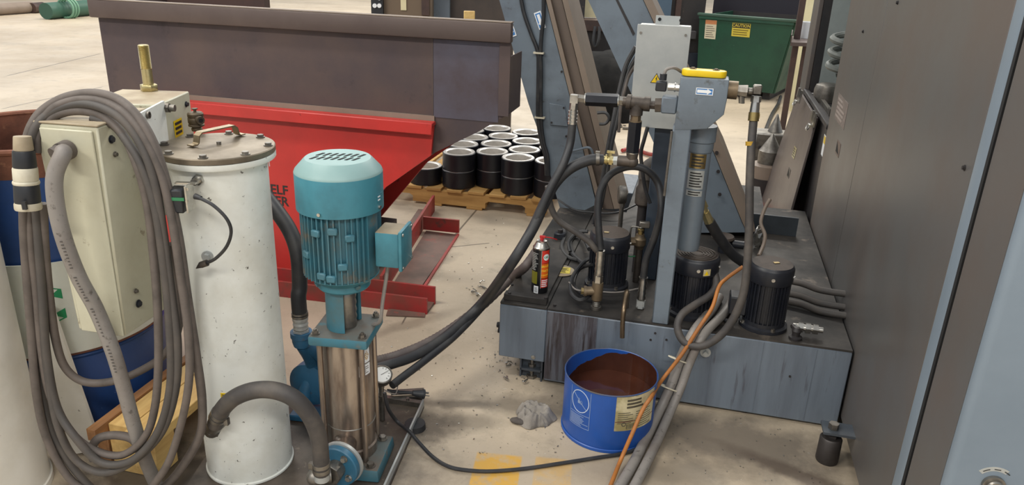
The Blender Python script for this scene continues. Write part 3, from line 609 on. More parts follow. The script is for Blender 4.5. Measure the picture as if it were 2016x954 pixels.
# ---------- round tag disc and small black hoses behind the can ----------
q = az(1103, 532, TZ + .004)
t = thing('lid_disc', 'oval pale lid with yellow label lying behind the spray can', 'lid', (q.x, q.y, TZ)); obj('disc', MB().lathe([(0, .001), (.055, .001), (.058, .004), (.055, .006), (0, .005)], (q.x, q.y, TZ), seg=32), dusty_beige, t)
fn = flat(V(q.x + .012, q.y, TZ + .0065), (1, .1, 0), (-.1, 1, 0)); o = obj('label', rect(MB(), fn, -.028, .028, -.03, .03, 0, .0008), sign_yellow, t); obj('print', lines(MB(), lambda a, c, d: fn(a, c, d + .0009), -.022, .022, -.026, .024, 6, 0, .0005, .45, .4), ink, o)
for i, pa in enumerate(([(1180, 565, .36), (1145, 590, .345), (1124, 575, .35), (1127, 545, .36), (1150, 515, .39), (1172, 505, .41)], [(1178, 572, .34), (1150, 580, .335), (1130, 560, .335), (1140, 530, .35), (1165, 520, .4)], [(1120, 500, .36), (1118, 480, .39), (1135, 462, .42), (1155, 460, .43)])):
    hose('control_hose', ['outer black control hose curled on the tank left of the motors', 'inner black control hose curled on the tank left of the motors', 'short black hose stub behind the curled hoses on the tank'][i], [az(*p) + V(0, .03 * (i == 2), 0) for p in pa], .0075, black_rubber, group='control hoses on the tank', seg=8)
tag(obj('thin_wire', MB().tube([az(1120, 555, .36), az(1135, 570, .35), az(1165, 572, .345), az(1215, 575, .34), az(1265, 566, .34)], .0032, 6), conduit_grey, None, az(1120, 555, .36)), 'thin grey wire running across the tank to the ball valve', 'wire')

for i, (lb, pts, r) in enumerate((('thin black cable strung across the tank behind the left motor', [(1098, 392, .34), (1130, 412, .33), (1170, 418, .33), (1215, 418, .34), (1258, 400, .36), (1285, 388, .38)], .005), ('looped black cable lying on the dark tank top left of the motor', [(1150, 520, .32), (1128, 500, .315), (1122, 478, .315), (1134, 462, .32), (1150, 470, .33), (1160, 490, .34)], .009), ('black cable lying along the left edge of the tank top', [(1108, 440, .315), (1112, 462, .315), (1106, 486, .315), (1118, 505, .315), (1140, 512, .315)], .008))):
    hose('tank_cable', lb, [az(*p) for p in pts], r, black_rubber, 'cable', group='cables on the tank top', seg=8)
q = az(1102, 470, TZ); t = thing('cable_gland', 'black cable gland block on the tank top left of the motors', 'cable gland', (q.x, q.y, TZ)); obj('block', MB().box((q.x, q.y, TZ + .0155), (.05, .035, .03)).bevel(.004), black_motor, t); obj('cap', MB().cyl((q.x, q.y, TZ + .031), (q.x, q.y, TZ + .045), .012, seg=8), dark_steel, t)
# ---------- galvanised control box on a column behind the head ----------
yb = .35
c = [ay(1255, 48, yb), ay(1357, 52, yb), ay(1340, 255, yb), ay(1242, 246, yb)]
xl, xr, zt2, zb2 = (c[0].x + c[3].x) / 2, (c[1].x + c[2].x) / 2, (c[0].z + c[1].z) / 2, (c[2].z + c[3].z) / 2
t = thing('wall_box', 'galvanised control box with warning triangle on a column behind the filter head', 'control box', ((xl + xr) / 2, yb + .06, TZ))
obj('housing', MB().bb(xl, xr, yb + .004, yb + .11, zb2, zt2 - .004).bevel(.002), galvanised, t)
obj('cover', MB().bb(xl - .003, xr + .003, yb - .001, yb + .0035, zb2 - .003, zt2).bevel(.001), galvanised, t)
obj('column', MB().bb(xl + .09, xr - .025, yb + .03, yb + .1, TZ + .0005, zb2 - .0005).bevel(.003), mat('dark_blue_column', '35414f', .45, 0, '2a333e', 5, .4, .66), t)
b = MB(); b.bb(xl + .05, xr - .042, yb + .105, yb + .109, zt2 - .01, zt2 + .025); obj('mounting_lug', b, galvanised, t)
for k in (0, 1): obj('screw', MB().cyl((xl + .064 + .075 * k, yb + .106, zt2 + .012), (xl + .064 + .075 * k, yb + .102, zt2 + .012), .006, seg=12), dark_hole, t)
for x_, z_ in ((xl + .01, zt2 - .028), (xr - .014, zt2 - .028), (xl + .01, zb2 + .03)): obj('screw', MB().bolt((x_, yb - .001, z_), (0, -1, 0), .0045, .002, False), dull_steel, t)
q = ay(1292, 155, yb - .0015); fn = flat(q, (1, 0, 0), (0, 0, 1))
b = MB(); b.prism([fn(-.02, -.015, 0), fn(.02, -.015, 0), fn(0, .02, 0)], (0, -.0006, 0)); o = obj('warning_triangle', b, ink, t)
b = MB(); b.prism([fn(-.0165, -.013, .0007), fn(.0165, -.013, .0007), fn(0, .016, .0007)], (0, -.0005, 0)); o2 = obj('triangle_field', b, yellow, o)
b = MB(); b.prism([fn(.002, .009, .0013), fn(-.003, -.001, .0013), fn(0, -.001, .0013), fn(-.001, -.01, .0013), fn(.004, .001, .0013), fn(.001, .001, .0013), fn(.004, .009, .0013)], (0, -.0005, 0)); obj('lightning_bolt', b, ink, t)

# ---------- gauge and pipework behind the loop ----------
q = ay(1226, 385, .5)
t = thing('pressure_gauge', 'small round steel gauge on a stub pipe seen edge on inside the hose loop', 'gauge', (q.x, .5, TZ))
zb_ = q.z
b = MB(); b.cyl((q.x, .5, TZ + .0005), (q.x, .5, zb_ - .03), .009, seg=10); b.cyl((q.x, .5, TZ + .02), (q.x, .5, TZ + .035), .014, seg=6); b.cyl((q.x, .5, zb_ - .045), (q.x, .5, zb_ - .03), .012, seg=6); obj('stem', b, dull_steel, t)
obj('dial_case', MB().lathe([(0, 0), (.034, 0), (.036, .004), (.036, .026), (.032, .03), (0, .03)], (q.x + .012, .5, zb_ + .005), (-1, -.25, 0), 28), dull_steel, t)
q = ay(1268, 385, .45)
t = thing('check_valve', 'grimy iron valve body with thick elbow pipe between the loop hose and the post', 'valve', (q.x, .45, TZ))
zb_ = q.z
b = MB(); b.cyl((q.x, .45, TZ + .0005), (q.x, .45, zb_ - .04), .02, seg=14); obj('riser', b, dark_steel, t)
b = MB(); b.lathe([(0, -.04), (.026, -.04), (.034, -.03), (.034, .03), (.026, .042), (.026, .07), (0, .07)], (q.x, .45, zb_), seg=24); obj('body', b, iron_pipe, t)
b = MB(); b.tube([V(q.x, .45, zb_ + .07), V(q.x + .005, .45, zb_ + .11), V(q.x + .04, .45, zb_ + .135), V(q.x + .1, .46, zb_ + .135)], .03, 14, 5); obj('elbow_pipe', b, dusty_rubber, t)

# ---------- brass fitting and hose to the canister ----------
A_ = ay(1377, 392, .13); B_ = ay(1396, 436, .16)
t = thing('canister_hose', 'fat black hose with a brass fitting running from canister down to the right', 'hose', A_)
b = MB(); b.cyl(A_, A_.lerp(B_, .35), .02, seg=6); b.cyl(A_.lerp(B_, .35), A_.lerp(B_, .55), .013, seg=12); b.cyl(A_.lerp(B_, .55), B_, .015, .017, seg=8); obj('fitting', b, zinc_yellow, t)
obj('hose_body', MB().tube([B_ - V(0, 0, -.002), ay(1418, 470, .2), ay(1442, 500, .24), ay(1468, 520, .27), ay(1490, 545, .32), V(ay(1500, 560, .36).x, .36, TZ + .02)], .019, 12), black_rubber, t)
# ---------- small solenoid pump lying between the motors ----------
q = az(1430, 470, TZ + .06)
t = thing('solenoid_valve', 'small black solenoid valve with flat dusty lid behind the canister hose', 'valve', (q.x, q.y, TZ))
b = MB(); b.lathe([(0, .0005), (.03, .0005), (.03, .05), (.02, .06), (0, .06)], (q.x, q.y, TZ), seg=20); obj('body', b, black_motor, t)
obj('lid', MB().lathe([(0, .061), (.048, .061), (.05, .066), (.046, .074), (0, .075)], (q.x - .015, q.y, TZ), seg=24), dusty_cap, t)
b = MB(); b.cyl((q.x + .028, q.y - .01, TZ + .045), (q.x + .075, q.y - .015, TZ + .045), .018, seg=12); b.cyl((q.x + .075, q.y - .015, TZ + .045), (q.x + .09, q.y - .017, TZ + .045), .008, seg=8); obj('coil', b, black_motor, t)
# ---------- crumpled foil by the cover panel ----------
b = MB(); q = az(1492, 480, TZ + .02); b.sph((q.x, q.y, TZ + .055), .05, 14, 8, (.5, .35, 1.05))
rr = random.Random(3)
for v in b.bm.verts: v.co += V(rr.uniform(-1, 1), rr.uniform(-1, 1), rr.uniform(-1, .6)) * .007
tag(obj('foil_wrap', b, steel, None, (q.x, q.y, TZ), smooth=10), 'crumpled silvery foil wrap standing behind the right motor', 'foil')
# ---------- thick hoses and fittings in the gap under the cabinet ----------
for i, (y0, z0) in enumerate(((.34, .37), (.3, .335), (.26, .32))):
    o = hose('cabinet_hose', ['upper dark hose', 'middle dark hose', 'lowest dark hose'][i] + ' running from the right motor under the cabinet edge', [V(.32, y0 + .05, z0), V(.4, y0 + .03, z0 + .004), V(.47, y0, z0 - .002), V(.56, y0 - .02, z0 + .003)], .0125, cable_dark, group='hoses under the cabinet', seg=10)
q = az(1585, 645, TZ + .03)
t = thing('hydraulic_fitting', 'chain of bright steel hydraulic unions under the cabinet edge', 'pipe fitting', (q.x, q.y, TZ))
b = MB(); x0 = q.x - .04
for k, (dx, r) in enumerate(((0, .012), (.016, .018), (.03, .012), (.04, .019), (.056, .012), (.064, .018), (.08, .01))): b.cyl((x0 + dx, q.y, TZ + .03), (x0 + dx + .017, q.y, TZ + .03), r, seg=6 if k % 2 else 12)
obj('unions', b, steel, t)
b = MB(); b.lathe([(0, .0005), (.022, .0005), (.022, .008), (.013, .012), (.013, .02), (.016, .03), (.01, .042), (0, .045)], (q.x - .03, q.y - .03, TZ), seg=16); b.tube([V(q.x - .03, q.y - .03, TZ + .03), V(q.x - .04, q.y, TZ + .032)], .009, 8); obj('plug_body', b, dark_steel, t)

# ---------- cable bundle over the front of the tank ----------
def bundle(pts, y0): return [ay(px, py, y) if y < -.001 or py < 700 else az(px, py, y) for px, py, y in pts]
c1 = [(1420, 545, .1), (1408, 575, .05), (1392, 610, .0), (1368, 650, -.05), (1340, 705, -.075), (1322, 755, -.1), (1297, 810, -.16), (1270, 866, .02), (1245, 915, .018), (1224, 950, .018), (1200, 985, .018)]
c2_ = [(1436, 555, .1), (1424, 590, .05), (1408, 625, -.005), (1384, 660, -.05), (1358, 712, -.075), (1340, 762, -.1), (1317, 815, -.16), (1292, 872, .02), (1268, 920, .018), (1250, 955, .018), (1232, 990, .018)]
c3_ = [(1462, 525, .1), (1430, 548, .06), (1415, 565, .02), (1402, 605, -.03), (1376, 645, -.075), (1340, 700, -.1), (1300, 752, -.14), (1283, 780, -.30), (1266, 805, -.34), (1245, 852, -.385), (1222, 905, .03), (1206, 945, .03), (1190, 985, .03)]
BT = [[az(1416, 584, TZ + .0175), az(1402, 608, TZ + .0175)], [az(1440, 592, TZ + .0165), az(1424, 618, TZ + .0165)]]
hose('thick_cable', 'left of the two thick grey cables zip-tied together over the tank front', BT[0] + bundle(c1[3:], 0), .0165, conduit_grey, 'cable', group='thick cables by the bucket')
hose('thick_cable', 'right of the two thick grey cables zip-tied together over the tank front', BT[1] + bundle(c2_[3:], 0), .0155, conduit_grey, 'cable', group='thick cables by the bucket')
hose('orange_cable', 'thin orange brown cable running with the thick grey ones past the bucket', bundle(c3_, 0), .0065, orange_cable, 'cable')
for i, (px, py, y, d) in enumerate(((1336, 708, -.082, 'upper'), (1318, 764, -.112, 'lower'))):
    q = ay(px, py, y) + FWD * .01; b = MB(); b.tube([q + RGT * .031 * math.cos(k * PI / 6) + (FWD * .026) * math.sin(k * PI / 6) + UPV * -.012 * math.cos(k * PI / 6) for k in range(12)], .0028, 6, 3, closed=True); b.box(q + RGT * .03 - FWD * .004 + UPV * (.012 if i == 0 else -.012), (.012, .008, .008))
    tag(obj('zip_tie', b, plastic_white, None, q), d + ' white zip tie around the thick grey cables', 'zip tie', 'zip ties on the cables')

# ================= PUMP SKID =================
SKZ = .012
pA, pB = az(835, 788, .03), az(755, 965, .03)
SKID_FOOT = az(817, 842, 0)
t = thing('pump_skid', 'oily flat steel tray with raised angle edges under the pump and white filter', 'tray', (-1.0, -.6, 0))
pts = [V(pA.x, pA.y, 0), V(pB.x + .004, pB.y, 0), V(pB.x - .06, pB.y - .25, 0), V(-1.33, -1.02, 0), V(-1.41, -.68, 0), V(-1.33, -.30, 0)]
obj('plate', MB().prism([p + Z * .001 for p in pts], (0, 0, SKZ - .002)), mat('oily_tray', '5a5046', .5, 0, '3a332d', 6, .4, .62, '857868', 30, .62, .72, bump=.15), t)
def bar(p, q, w, h, z0): 
    p = V(p.x, p.y, z0); q = V(q.x, q.y, z0); d = (q - p).normalized(); n = V(-d.y, d.x, 0) * w
    return MB().prism([p, q, q + n, p + n], (0, 0, h))
obj('edge_angle', bar(pB, pA, .006, .035, .0), galvanised, t, label='worn bare metal edge facing the floor')
obj('edge_angle', bar(pA, pts[5], .02, .03, .0), dull_steel, t)
obj('rubber_foot', MB().lathe([(0, .0005), (.036, .0005), (.034, .02), (0, .02)], SKID_FOOT, seg=24), black_rubber, t)
# frame bar with hook at the back right corner
g0, g1 = wy(765, 785, 2.28), wy(832, 796, 2.3)
b = MB(); b.box((g0 + g1) / 2 + Z * .012, ((g1 - g0).length, .012, .022), rz=math.atan2(g1.y - g0.y, g1.x - g0.x)); b.box((g0 + g1) / 2 + Z * .03 + V(0, .02, 0), ((g1 - g0).length * .95, .03, .005), rz=math.atan2(g1.y - g0.y, g1.x - g0.x))
q = wy(803, 800, 2.27); b.cyl(q + Z * .035, q - Z * .03, .006, seg=8); b.cyl(q - Z * .025, q - Z * .04, .012, seg=6); obj('rear_rail', b, dull_steel, t)

# ---------- multistage pump ----------
PX, PY, RP = -.956, -.627, .135
pump = thing('multistage_pump', 'upright stainless pump with teal electric motor on top standing by the white filter', 'pump', (PX, PY, SKZ))
PM = Matrix.Rotation(RP, 3, 'Z')
def L(x, y, z=0): v = PM @ Vector((x, y, 0)); return V(PX + v.x, PY + v.y, z)
zB = SKZ + .0005
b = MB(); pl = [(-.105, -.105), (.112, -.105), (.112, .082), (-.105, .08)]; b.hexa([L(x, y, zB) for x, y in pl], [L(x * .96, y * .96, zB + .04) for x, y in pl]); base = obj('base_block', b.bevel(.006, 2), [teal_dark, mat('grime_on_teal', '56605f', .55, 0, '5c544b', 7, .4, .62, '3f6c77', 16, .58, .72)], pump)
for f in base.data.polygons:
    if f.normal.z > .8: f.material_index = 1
for x, y in ((.08, -.08), (.08, .055), (-.08, -.08)): obj('anchor_bolt', MB().bolt(L(x, y, zB + .04), Z, .011, .01), dull_steel, pump)
zs0, zp0, zp1 = zB + .041, .443, .474
b = MB(); b.lathe([(0, zs0), (.076, zs0), (.076, zs0 + .03), (.071, zs0 + .034), (.071, zp0 - .0005), (0, zp0 - .0005)], L(0, 0), seg=48); sl = obj('sleeve', b, stainless, pump)
b = MB(); b.lathe([(.0712, 0), (.0735, .002), (.0712, .004)], L(0, 0, .16), seg=48); obj('sleeve_seam', b, dull_steel, pump)
for sx in (-1, 1):
    for sy in (-1, 1):
        b = MB(); p = L(sx * .061, sy * .061, 0); b.cyl(p + Z * (zs0), p + Z * (zp0 - .001), .0085, seg=10); obj('stay_bolt', b, stainless, pump)
        b = MB(); p = L(sx * .068, sy * .068, zp1 + .0005); b.bolt(p, Z, .009, .009, True, .016); obj('plate_bolt', b, dull_steel, pump)
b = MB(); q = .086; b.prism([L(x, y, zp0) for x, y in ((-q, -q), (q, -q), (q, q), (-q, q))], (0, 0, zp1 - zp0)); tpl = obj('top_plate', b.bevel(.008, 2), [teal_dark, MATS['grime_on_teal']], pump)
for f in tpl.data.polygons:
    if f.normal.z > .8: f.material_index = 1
# coupling cage between plate and motor
zc1 = .60
b = MB(); b.lathe([(0, zp1 + .0005), (.03, zp1 + .0005)] + [(.032 - .003 * (i % 2), zp1 + .008 + .011 * i) for i in range(10)] + [(.02, zc1), (0, zc1)], L(0, 0), seg=20); obj('coupling', b, dull_steel, pump)
for a0, a1 in ((-2.95, -1.33), (.95, 2.6)):
    b = MB(); n = 8; pr_ = [(r, a0 + (a1 - a0) * i / n) for r in (.055,) for i in range(n + 1)] + [(.045, a1 - (a1 - a0) * i / n) for i in range(n + 1)]
    b.prism([L(r * math.cos(a), r * math.sin(a), zp1 + .0006) for r, a in pr_], (0, 0, zc1 - zp1)); obj('motor_stool', b, teal_dark, pump)
for a0 in (-.45, .25):
    b = MB(); b.box(L(.05 * math.cos(a0), .05 * math.sin(a0), (zp1 + zc1) / 2), (.004, .02, zc1 - zp1 - .01), rz=RP + a0); 
    if a0 > 9: obj('guard', b, stainless, pump)
# motor
zm0, zm1 = .645, .842
b = MB(); b.lathe([(0, zc1 + .001), (.07, zc1 + .001), (.074, zc1 + .006), (.074, zc1 + .022), (.086, zc1 + .03), (.1, zm0 - .002), (.1, zm0), (0, zm0)], L(0, 0), seg=44); obj('motor_flange', b, teal, pump)
for k in range(4): a = RP + PI / 4 + k * PI / 2; obj('flange_bolt', MB().bolt((PX + .076 * math.cos(a), PY + .076 * math.sin(a), zc1 + .026), V(math.cos(a), math.sin(a), -.4), .008, .008, False), teal_dark, pump)
b = MB(); b.lathe([(0, zm0 + .0005), (.098, zm0 + .0005), (.098, zm1), (0, zm1)], L(0, 0), seg=44); mbody = obj('motor_body', b, teal_dark, pump)
TA = -.05
b = MB()
for k in range(44):
    a = 2 * PI * k / 44
    if abs((a - TA + PI) % (2 * PI) - PI) < .42: continue
    b.box(L(.1025 * math.cos(a), .1025 * math.sin(a), (zm0 + zm1) / 2), (.0135, .0035, zm1 - zm0 - .004), rz=RP + a)
fins = obj('cooling_fins', b, teal_dark, pump); fins['kind'] = 'stuff'
rr = random.Random(5)
for k, (a, z) in enumerate(((-1.45, .80), (-1.25, .70), (-1.9, .79), (-1.8, .67), (-1.05, .78), (-2.3, .72), (-1.55, .665))):
    b = MB(); b.box(L(.108 * math.cos(a), .108 * math.sin(a), z), (.012, .026, .02), rz=RP + a); b.bevel(.003); obj('casting_lug', b, teal_dark, pump)
zc0, zct = .836, .972
R_ = .117
b = MB(); b.lathe([(R_ - .004, zc0), (R_, zc0), (R_, zc0 + .1), (R_ - .003, zc0 + .107), (R_ * .78, zct - .004), (R_ * .74, zct), (0, zct), (0, zct - .003), (R_ * .7, zct - .003), (R_ - .004, zc0 + .103), (R_ - .004, zc0)], L(0, 0), seg=56)
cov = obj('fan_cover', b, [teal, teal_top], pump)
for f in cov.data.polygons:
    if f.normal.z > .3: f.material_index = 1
# slots in two staggered rows, slanted
dirx = HR; diry = HF
for row, (v_, n_, off) in enumerate(((.021, 7, .004), (-.017, 7, -.004))):
    for k in range(n_):
        u_ = (k - (n_ - 1) / 2) * .0185 + off; c_ = L(0, 0, zct + .0004) + dirx * u_ + diry * v_
        e1 = (diry * .0135 + dirx * .006); e2 = dirx * .0036; b = MB(); b.prism([c_ - e1 - e2, c_ - e1 + e2, c_ + e1 + e2, c_ + e1 - e2], (0, 0, .0008)); obj('vent_slot', b, dark_hole, cov)
for a in (-1.72, -.2, 2.9):
    n = (L(math.cos(a), math.sin(a)) - L(0, 0)); p = L(0, 0, zc0 + .012) + n * R_; obj('cover_screw', MB().bolt(p - n * .001, n, .005, .004, False), steel, pump)
# terminal box
ta = TA; tn = (L(math.cos(ta), math.sin(ta)) - L(0, 0)); tt = V(-tn.y, tn.x, 0); tc_ = L(0, 0, .735) + tn * .142
TB = Matrix((tn, tt, Z)).transposed()
b = MB(); b.box(tc_, (.066, .088, .1), M=TB); tb = obj('terminal_box', b.bevel(.005, 2), [teal, dusty_beige], pump)
for f in tb.data.polygons:
    if f.normal.z > .7: f.material_index = 1
b = MB(); b.box(tc_ + tn * .0385, (.0105, .1, .114), M=TB); lid = obj('box_lid', b.bevel(.004, 2), teal, tb)
for sy in (-1, 1):
    for sz in (-1, 1): p = tc_ + tn * .044 + tt * sy * .04 + Z * sz * .047; obj('lid_screw', MB().cyl(p, p + tn * .003, .0045, seg=10), steel, tb)
b = MB(); b.tube([tc_ + V(0, 0, -.045) - tn * .01, tc_ + V(0, 0, -.1) - tn * .018, tc_ + V(0, 0, -.17) - tn * .03, tc_ + V(0, 0, -.235) - tn * .04, tc_ + V(0, .02, -.262) - tn * .07], .0055, 8); obj('motor_lead', b, conduit_grey, pump)
# labels on the sleeve
va = math.atan2(CAMP.y - PY, CAMP.x - PX)
st = obj('white_label', MB().patch((PX, PY, 0), .0715, va + .62, va + .98, .375, .42, 5), bright_white, pump); fn = wrapf((PX, PY, 0), .0728, va + .8, .3975, 0); bo = MB(); ringband(bo, fn, 0, 0, .009, .016, .0015, 0, .0004, 4); lines(bo, fn, -.007, .006, -.012, .01, 4, 0, .0004, .4, .5); obj('print', bo, tape_yellow, st)
st = obj('white_label', MB().patch((PX, PY, 0), .0715, va + .42, va + .98, .335, .37, 6), bright_white, pump); obj('print', lines(MB(), wrapf((PX, PY, 0), .0728, va + .7, .3525), -.015, .015, -.013, .013, 4, 0, .0004, .35, .5, 4), conduit_grey, st)
o = obj('rating_plate', MB().patch((PX, PY, 0), R_ + .0002, va + .96, va + 1.2, .862, .885, 4), teal, pump); obj('print', lines(MB(), wrapf((PX, PY, 0), R_ + .0016, va + 1.02, .8735), -.006, .008, -.009, .009, 2, 0, .0005, .4, .3), bright_white, o)
# suction flange towards the camera
fd = (HF * -.95 - HR * .30).normalized(); fc = wy(668, 915, 1.79); 
b = MB(); b.cyl(L(0, -.06, fc.z), fc + fd * -.02, .034, seg=20); obj('suction_neck', b, stainless, pump)
b = MB(); b.cyl(fc - fd * .02, fc - fd * .01, .066, seg=36); obj('gasket_ring', b, galvanised, pump, label='pale metal backing ring')
b = MB(); b.cyl(fc - fd * .0095, fc + fd * .012, .062, seg=36); fl = obj('suction_flange', b.bevel(.003), mat('flange_blue', '2b6682', .42, 0, '2a566e', 9, .42, .68), pump)
ft = fd.cross(Z).normalized(); fu = ft.cross(fd)
for k in range(4): a = .6 + k * PI / 2; p = fc + fd * .012 + (ft * math.cos(a) + fu * math.sin(a)) * .044; obj('flange_bolt', MB().bolt(p, fd, .008, .008), steel, pump)
b = MB(); b.cyl(fc + fd * .0125, fc + fd * .03, .027, seg=18); b.cyl(fc + fd * .03, fc + fd * .05, .03, seg=8); el = fc + fd * .058 - HR * .035; b.cyl(fc + fd * .045, el, .024, seg=14); b.sph(el, .026); obj('pipe_elbow', b, dull_steel, pump)

FX_, FY_ = -1.252, -.722
# ---------- filter-to-pump suction hose ----------
e0 = wy(425, 838, 1.76); e1 = el + Z * .03
sh = thing('filter_hose', 'thick black hose arching from the white filter outlet to the blue pump flange', 'hose', e0)
path = [wy(424, 834, 1.765), wy(437, 806, 1.74), wy(462, 782, 1.71), wy(500, 768, 1.69), wy(540, 768, 1.68), wy(578, 783, 1.68), wy(608, 815, 1.69), wy(626, 855, 1.70), wy(632, 900, 1.71), wy(633, 930, 1.715)]
obj('hose_body', MB().tube(path, .0225, 16), dusty_rubber, sh)
for pa, pb in ((wy(428, 822, 1.755), wy(434, 811, 1.745)), (wy(632, 908, 1.712), wy(633, 926, 1.714))):
    b = MB(); d = (pb - pa); b.cyl(pa, pa + d * .4, .0245, seg=20); b.cyl(pa + d * .6, pb, .0245, seg=20); b.box(pa + d * .5 + (pa - pb).cross(FWD).normalized() * .027, (.012, .012, .02)); obj('hose_clamp', b, dull_steel, sh)
b = MB(); pa = wy(424, 834, 1.765); b.cyl(pa, wy(417, 848, 1.79), .021, seg=16); b.cyl(wy(420, 842, 1.78), wy(418, 846, 1.785), .0245, seg=6); b.cyl(wy(419, 844, 1.785), V(FX_, FY_, wy(419, 844, 1.785).z), .018, seg=14); obj('outlet_nipple', b, dull_steel, sh)
b = MB(); p_ = wy(633, 925, 1.714); b.cyl(p_, p_ - Z * .03, .021, seg=14); obj('outlet_nipple', b, galvanised, sh)

# ---------- white filter housing ----------
FX, FY = -1.252, -.722
fl = thing('filter_housing', 'tall white cylindrical filter housing with bolted steel lid and carry handle', 'filter housing', (FX, FY, SKZ))
obj('body', MB().lathe([(0, SKZ + .0005), (.128, SKZ + .0005), (.128, SKZ + .006), (.124, SKZ + .009), (.124, .966), (0, .966)], (FX, FY, 0), seg=64), white_paint, fl)
obj('flange', MB().lathe([(0, .9662), (.145, .9662), (.147, .969), (.147, .982), (0, .982)], (FX, FY, 0), seg=64), white_paint, fl)
lid = obj('lid', MB().lathe([(0, .9825), (.145, .9825), (.147, .984), (.147, .996), (.145, .9985), (0, .9985)], (FX, FY, 0), seg=64), lid_metal, fl, label='dull brownish steel lid')
for k in range(8):
    a = .35 + 2 * PI * k / 8; p = V(FX + .131 * math.cos(a), FY + .131 * math.sin(a), .9987); obj('lid_bolt', MB().bolt(p, Z, .009, .006), dull_steel, lid)
ha, hb = az(374, 289, 1.0), az(478, 265, 1.0); ha.z = hb.z = .9988
d = (hb - ha); w = V(-d.y, d.x, 0).normalized() * .011; d.normalize(); h_ = .032
def strap(pts, w, th):
    b = MB(); n = len(pts); up = [None] * n
    for i in range(n):
        t_ = (pts[min(i + 1, n - 1)] - pts[max(i - 1, 0)]).normalized(); up[i] = t_.cross(w).normalized() * (1 if t_.cross(w).z >= 0 or True else -1)
    for i in range(n - 1):
        A, B = pts[i], pts[i + 1]; u0, u1 = up[i] * th, up[i + 1] * th
        b.hexa([A - w, B - w, B + w, A + w], [A - w - u0, B - w - u1, B + w - u1, A + w - u0])
    bmesh.ops.remove_doubles(b.bm, verts=b.bm.verts, dist=1e-5); return b
hp = [ha + Z * .003, ha + d * .016 + Z * .003, ha + d * .022 + Z * .008, ha + d * .026 + Z * h_ * .8, ha + d * .034 + Z * h_, hb - d * .034 + Z * h_, hb - d * .026 + Z * h_ * .8, hb - d * .022 + Z * .008, hb - d * .016 + Z * .003, hb + Z * .003]
obj('handle', strap(hp, w, -.003), mat('worn_brass_strap', 'a89a80', .35, .9, '8b7c63', 8, .4, .66), lid, label='flat bent metal carry handle')
obj('lid_stud', MB().cyl((FX + .0, FY + .01, .9987), (FX, FY + .01, 1.006), .006, seg=8), dull_steel, lid)
q = az(388, 256, 1.0); q = V(q.x, q.y, .9987)
b = MB(); b.lathe([(0, 0), (.014, 0), (.015, .006), (.012, .01), (.0215, .014), (.0215, .018), (.019, .02), (.0215, .024), (.0215, .036), (.02, .038), (.0215, .04), (.0215, .048), (.018, .052), (0, .053)], q, seg=24); vl = obj('air_vent', b, dirty_brass, lid, label='dull brass air vent valve')
b = MB(); hd_ = (HR * .7 - HF * .7).normalized(); b.cyl(q + Z * .034 + hd_ * .012, q + Z * .034 + hd_ * .034, .011, seg=14); b.cyl(q + Z * .053, q + Z * .06, .004, seg=8); b.cyl(q + Z * .06, q + Z * .063, .008, seg=12); obj('vent_port', b, dirty_brass, vl)
p = q + Z * .034 + hd_ * .0341; obj('port_bore', MB().cyl(p, p + hd_ * .0004, .006, seg=12), dark_hole, vl)
# level sensor on the side with its short lead
s0 = wy(386, 356, 1.80); s_ax = (s0 - V(FX, FY, s0.z)).normalized()
b = MB(); base_ = V(FX, FY, s0.z) + s_ax * .122; b.cyl(base_, base_ + s_ax * .012, .014, seg=6); b.cyl(base_ + s_ax * .012, base_ + s_ax * .03, .009, seg=12); obj('sensor_stub', b, steel, fl)
k0 = wy(356, 386, 1.755); b = MB(); MBX = Matrix((HR, HF, Z)).transposed(); b.box(wy(352, 392, 1.755), (.036, .04, .06), M=MBX); ss = obj('level_sensor', b.bevel(.004), plastic_black, fl, label='black sensor box with a green stripe')
b = MB(); b.box(wy(374, 388, 1.75), (.004, .045, .066), M=MBX); b.box(wy(366, 360, 1.76), (.05, .012, .004), M=MBX); obj('mounting_bracket', b, steel, fl)
b = MB(); b.box(wy(350, 392, 1.7335), (.03, .001, .008), M=MBX); obj('green_stripe', b, green_plastic, ss)
for py in (372, 396): p = wy(369, py, 1.733); obj('screw', MB().cyl(p, p - HF * .003, .004, seg=8), steel, ss)
b = MB(); l0 = wy(384, 386, 1.745); b.cyl(l0, wy(396, 390, 1.74), .0075, .0055, seg=10); b.tube([wy(392, 389, 1.74), wy(420, 404, 1.725), wy(446, 430, 1.72), wy(455, 456, 1.725), wy(446, 485, 1.735), wy(425, 508, 1.75), wy(406, 518, 1.765)], .0042, 8); obj('sensor_lead', b, black_rubber, fl)
b = MB(); b.cyl(wy(408, 517, 1.763), wy(396, 521, 1.765), .0085, seg=10); b.cyl(wy(396, 521, 1.765), wy(386, 528, 1.765), .0085, .001, seg=10); obj('lead_plug', b, iron_pipe, fl)
p0 = wy(404, 508, 1.80); r0_ = (p0 - V(FX, FY, p0.z)).normalized(); p0 = V(FX, FY, p0.z) + r0_ * .123; b = MB(); b.cyl(p0, p0 + r0_ * .006, .015, seg=16); b.cyl(p0 + r0_ * .006, p0 + r0_ * .016, .01, seg=6); obj('test_port', b, galvanised, fl)
fa = math.atan2(CAMP.y - FY, CAMP.x - FX)
def fz(py): return zat(FX + .124 * math.cos(fa), FY + .124 * math.sin(fa), py)
st = obj('yellow_label', MB().patch((FX, FY, 0), .1243, fa - .50, fa - .28, fz(781), fz(771), 4), yellow, fl); obj('print', lines(MB(), wrapf((FX, FY, 0), .1257, fa - .39, fz(776)), -.011, .011, -.005, .005, 2, 0, .0004, .45, .3, 3), ink, st)
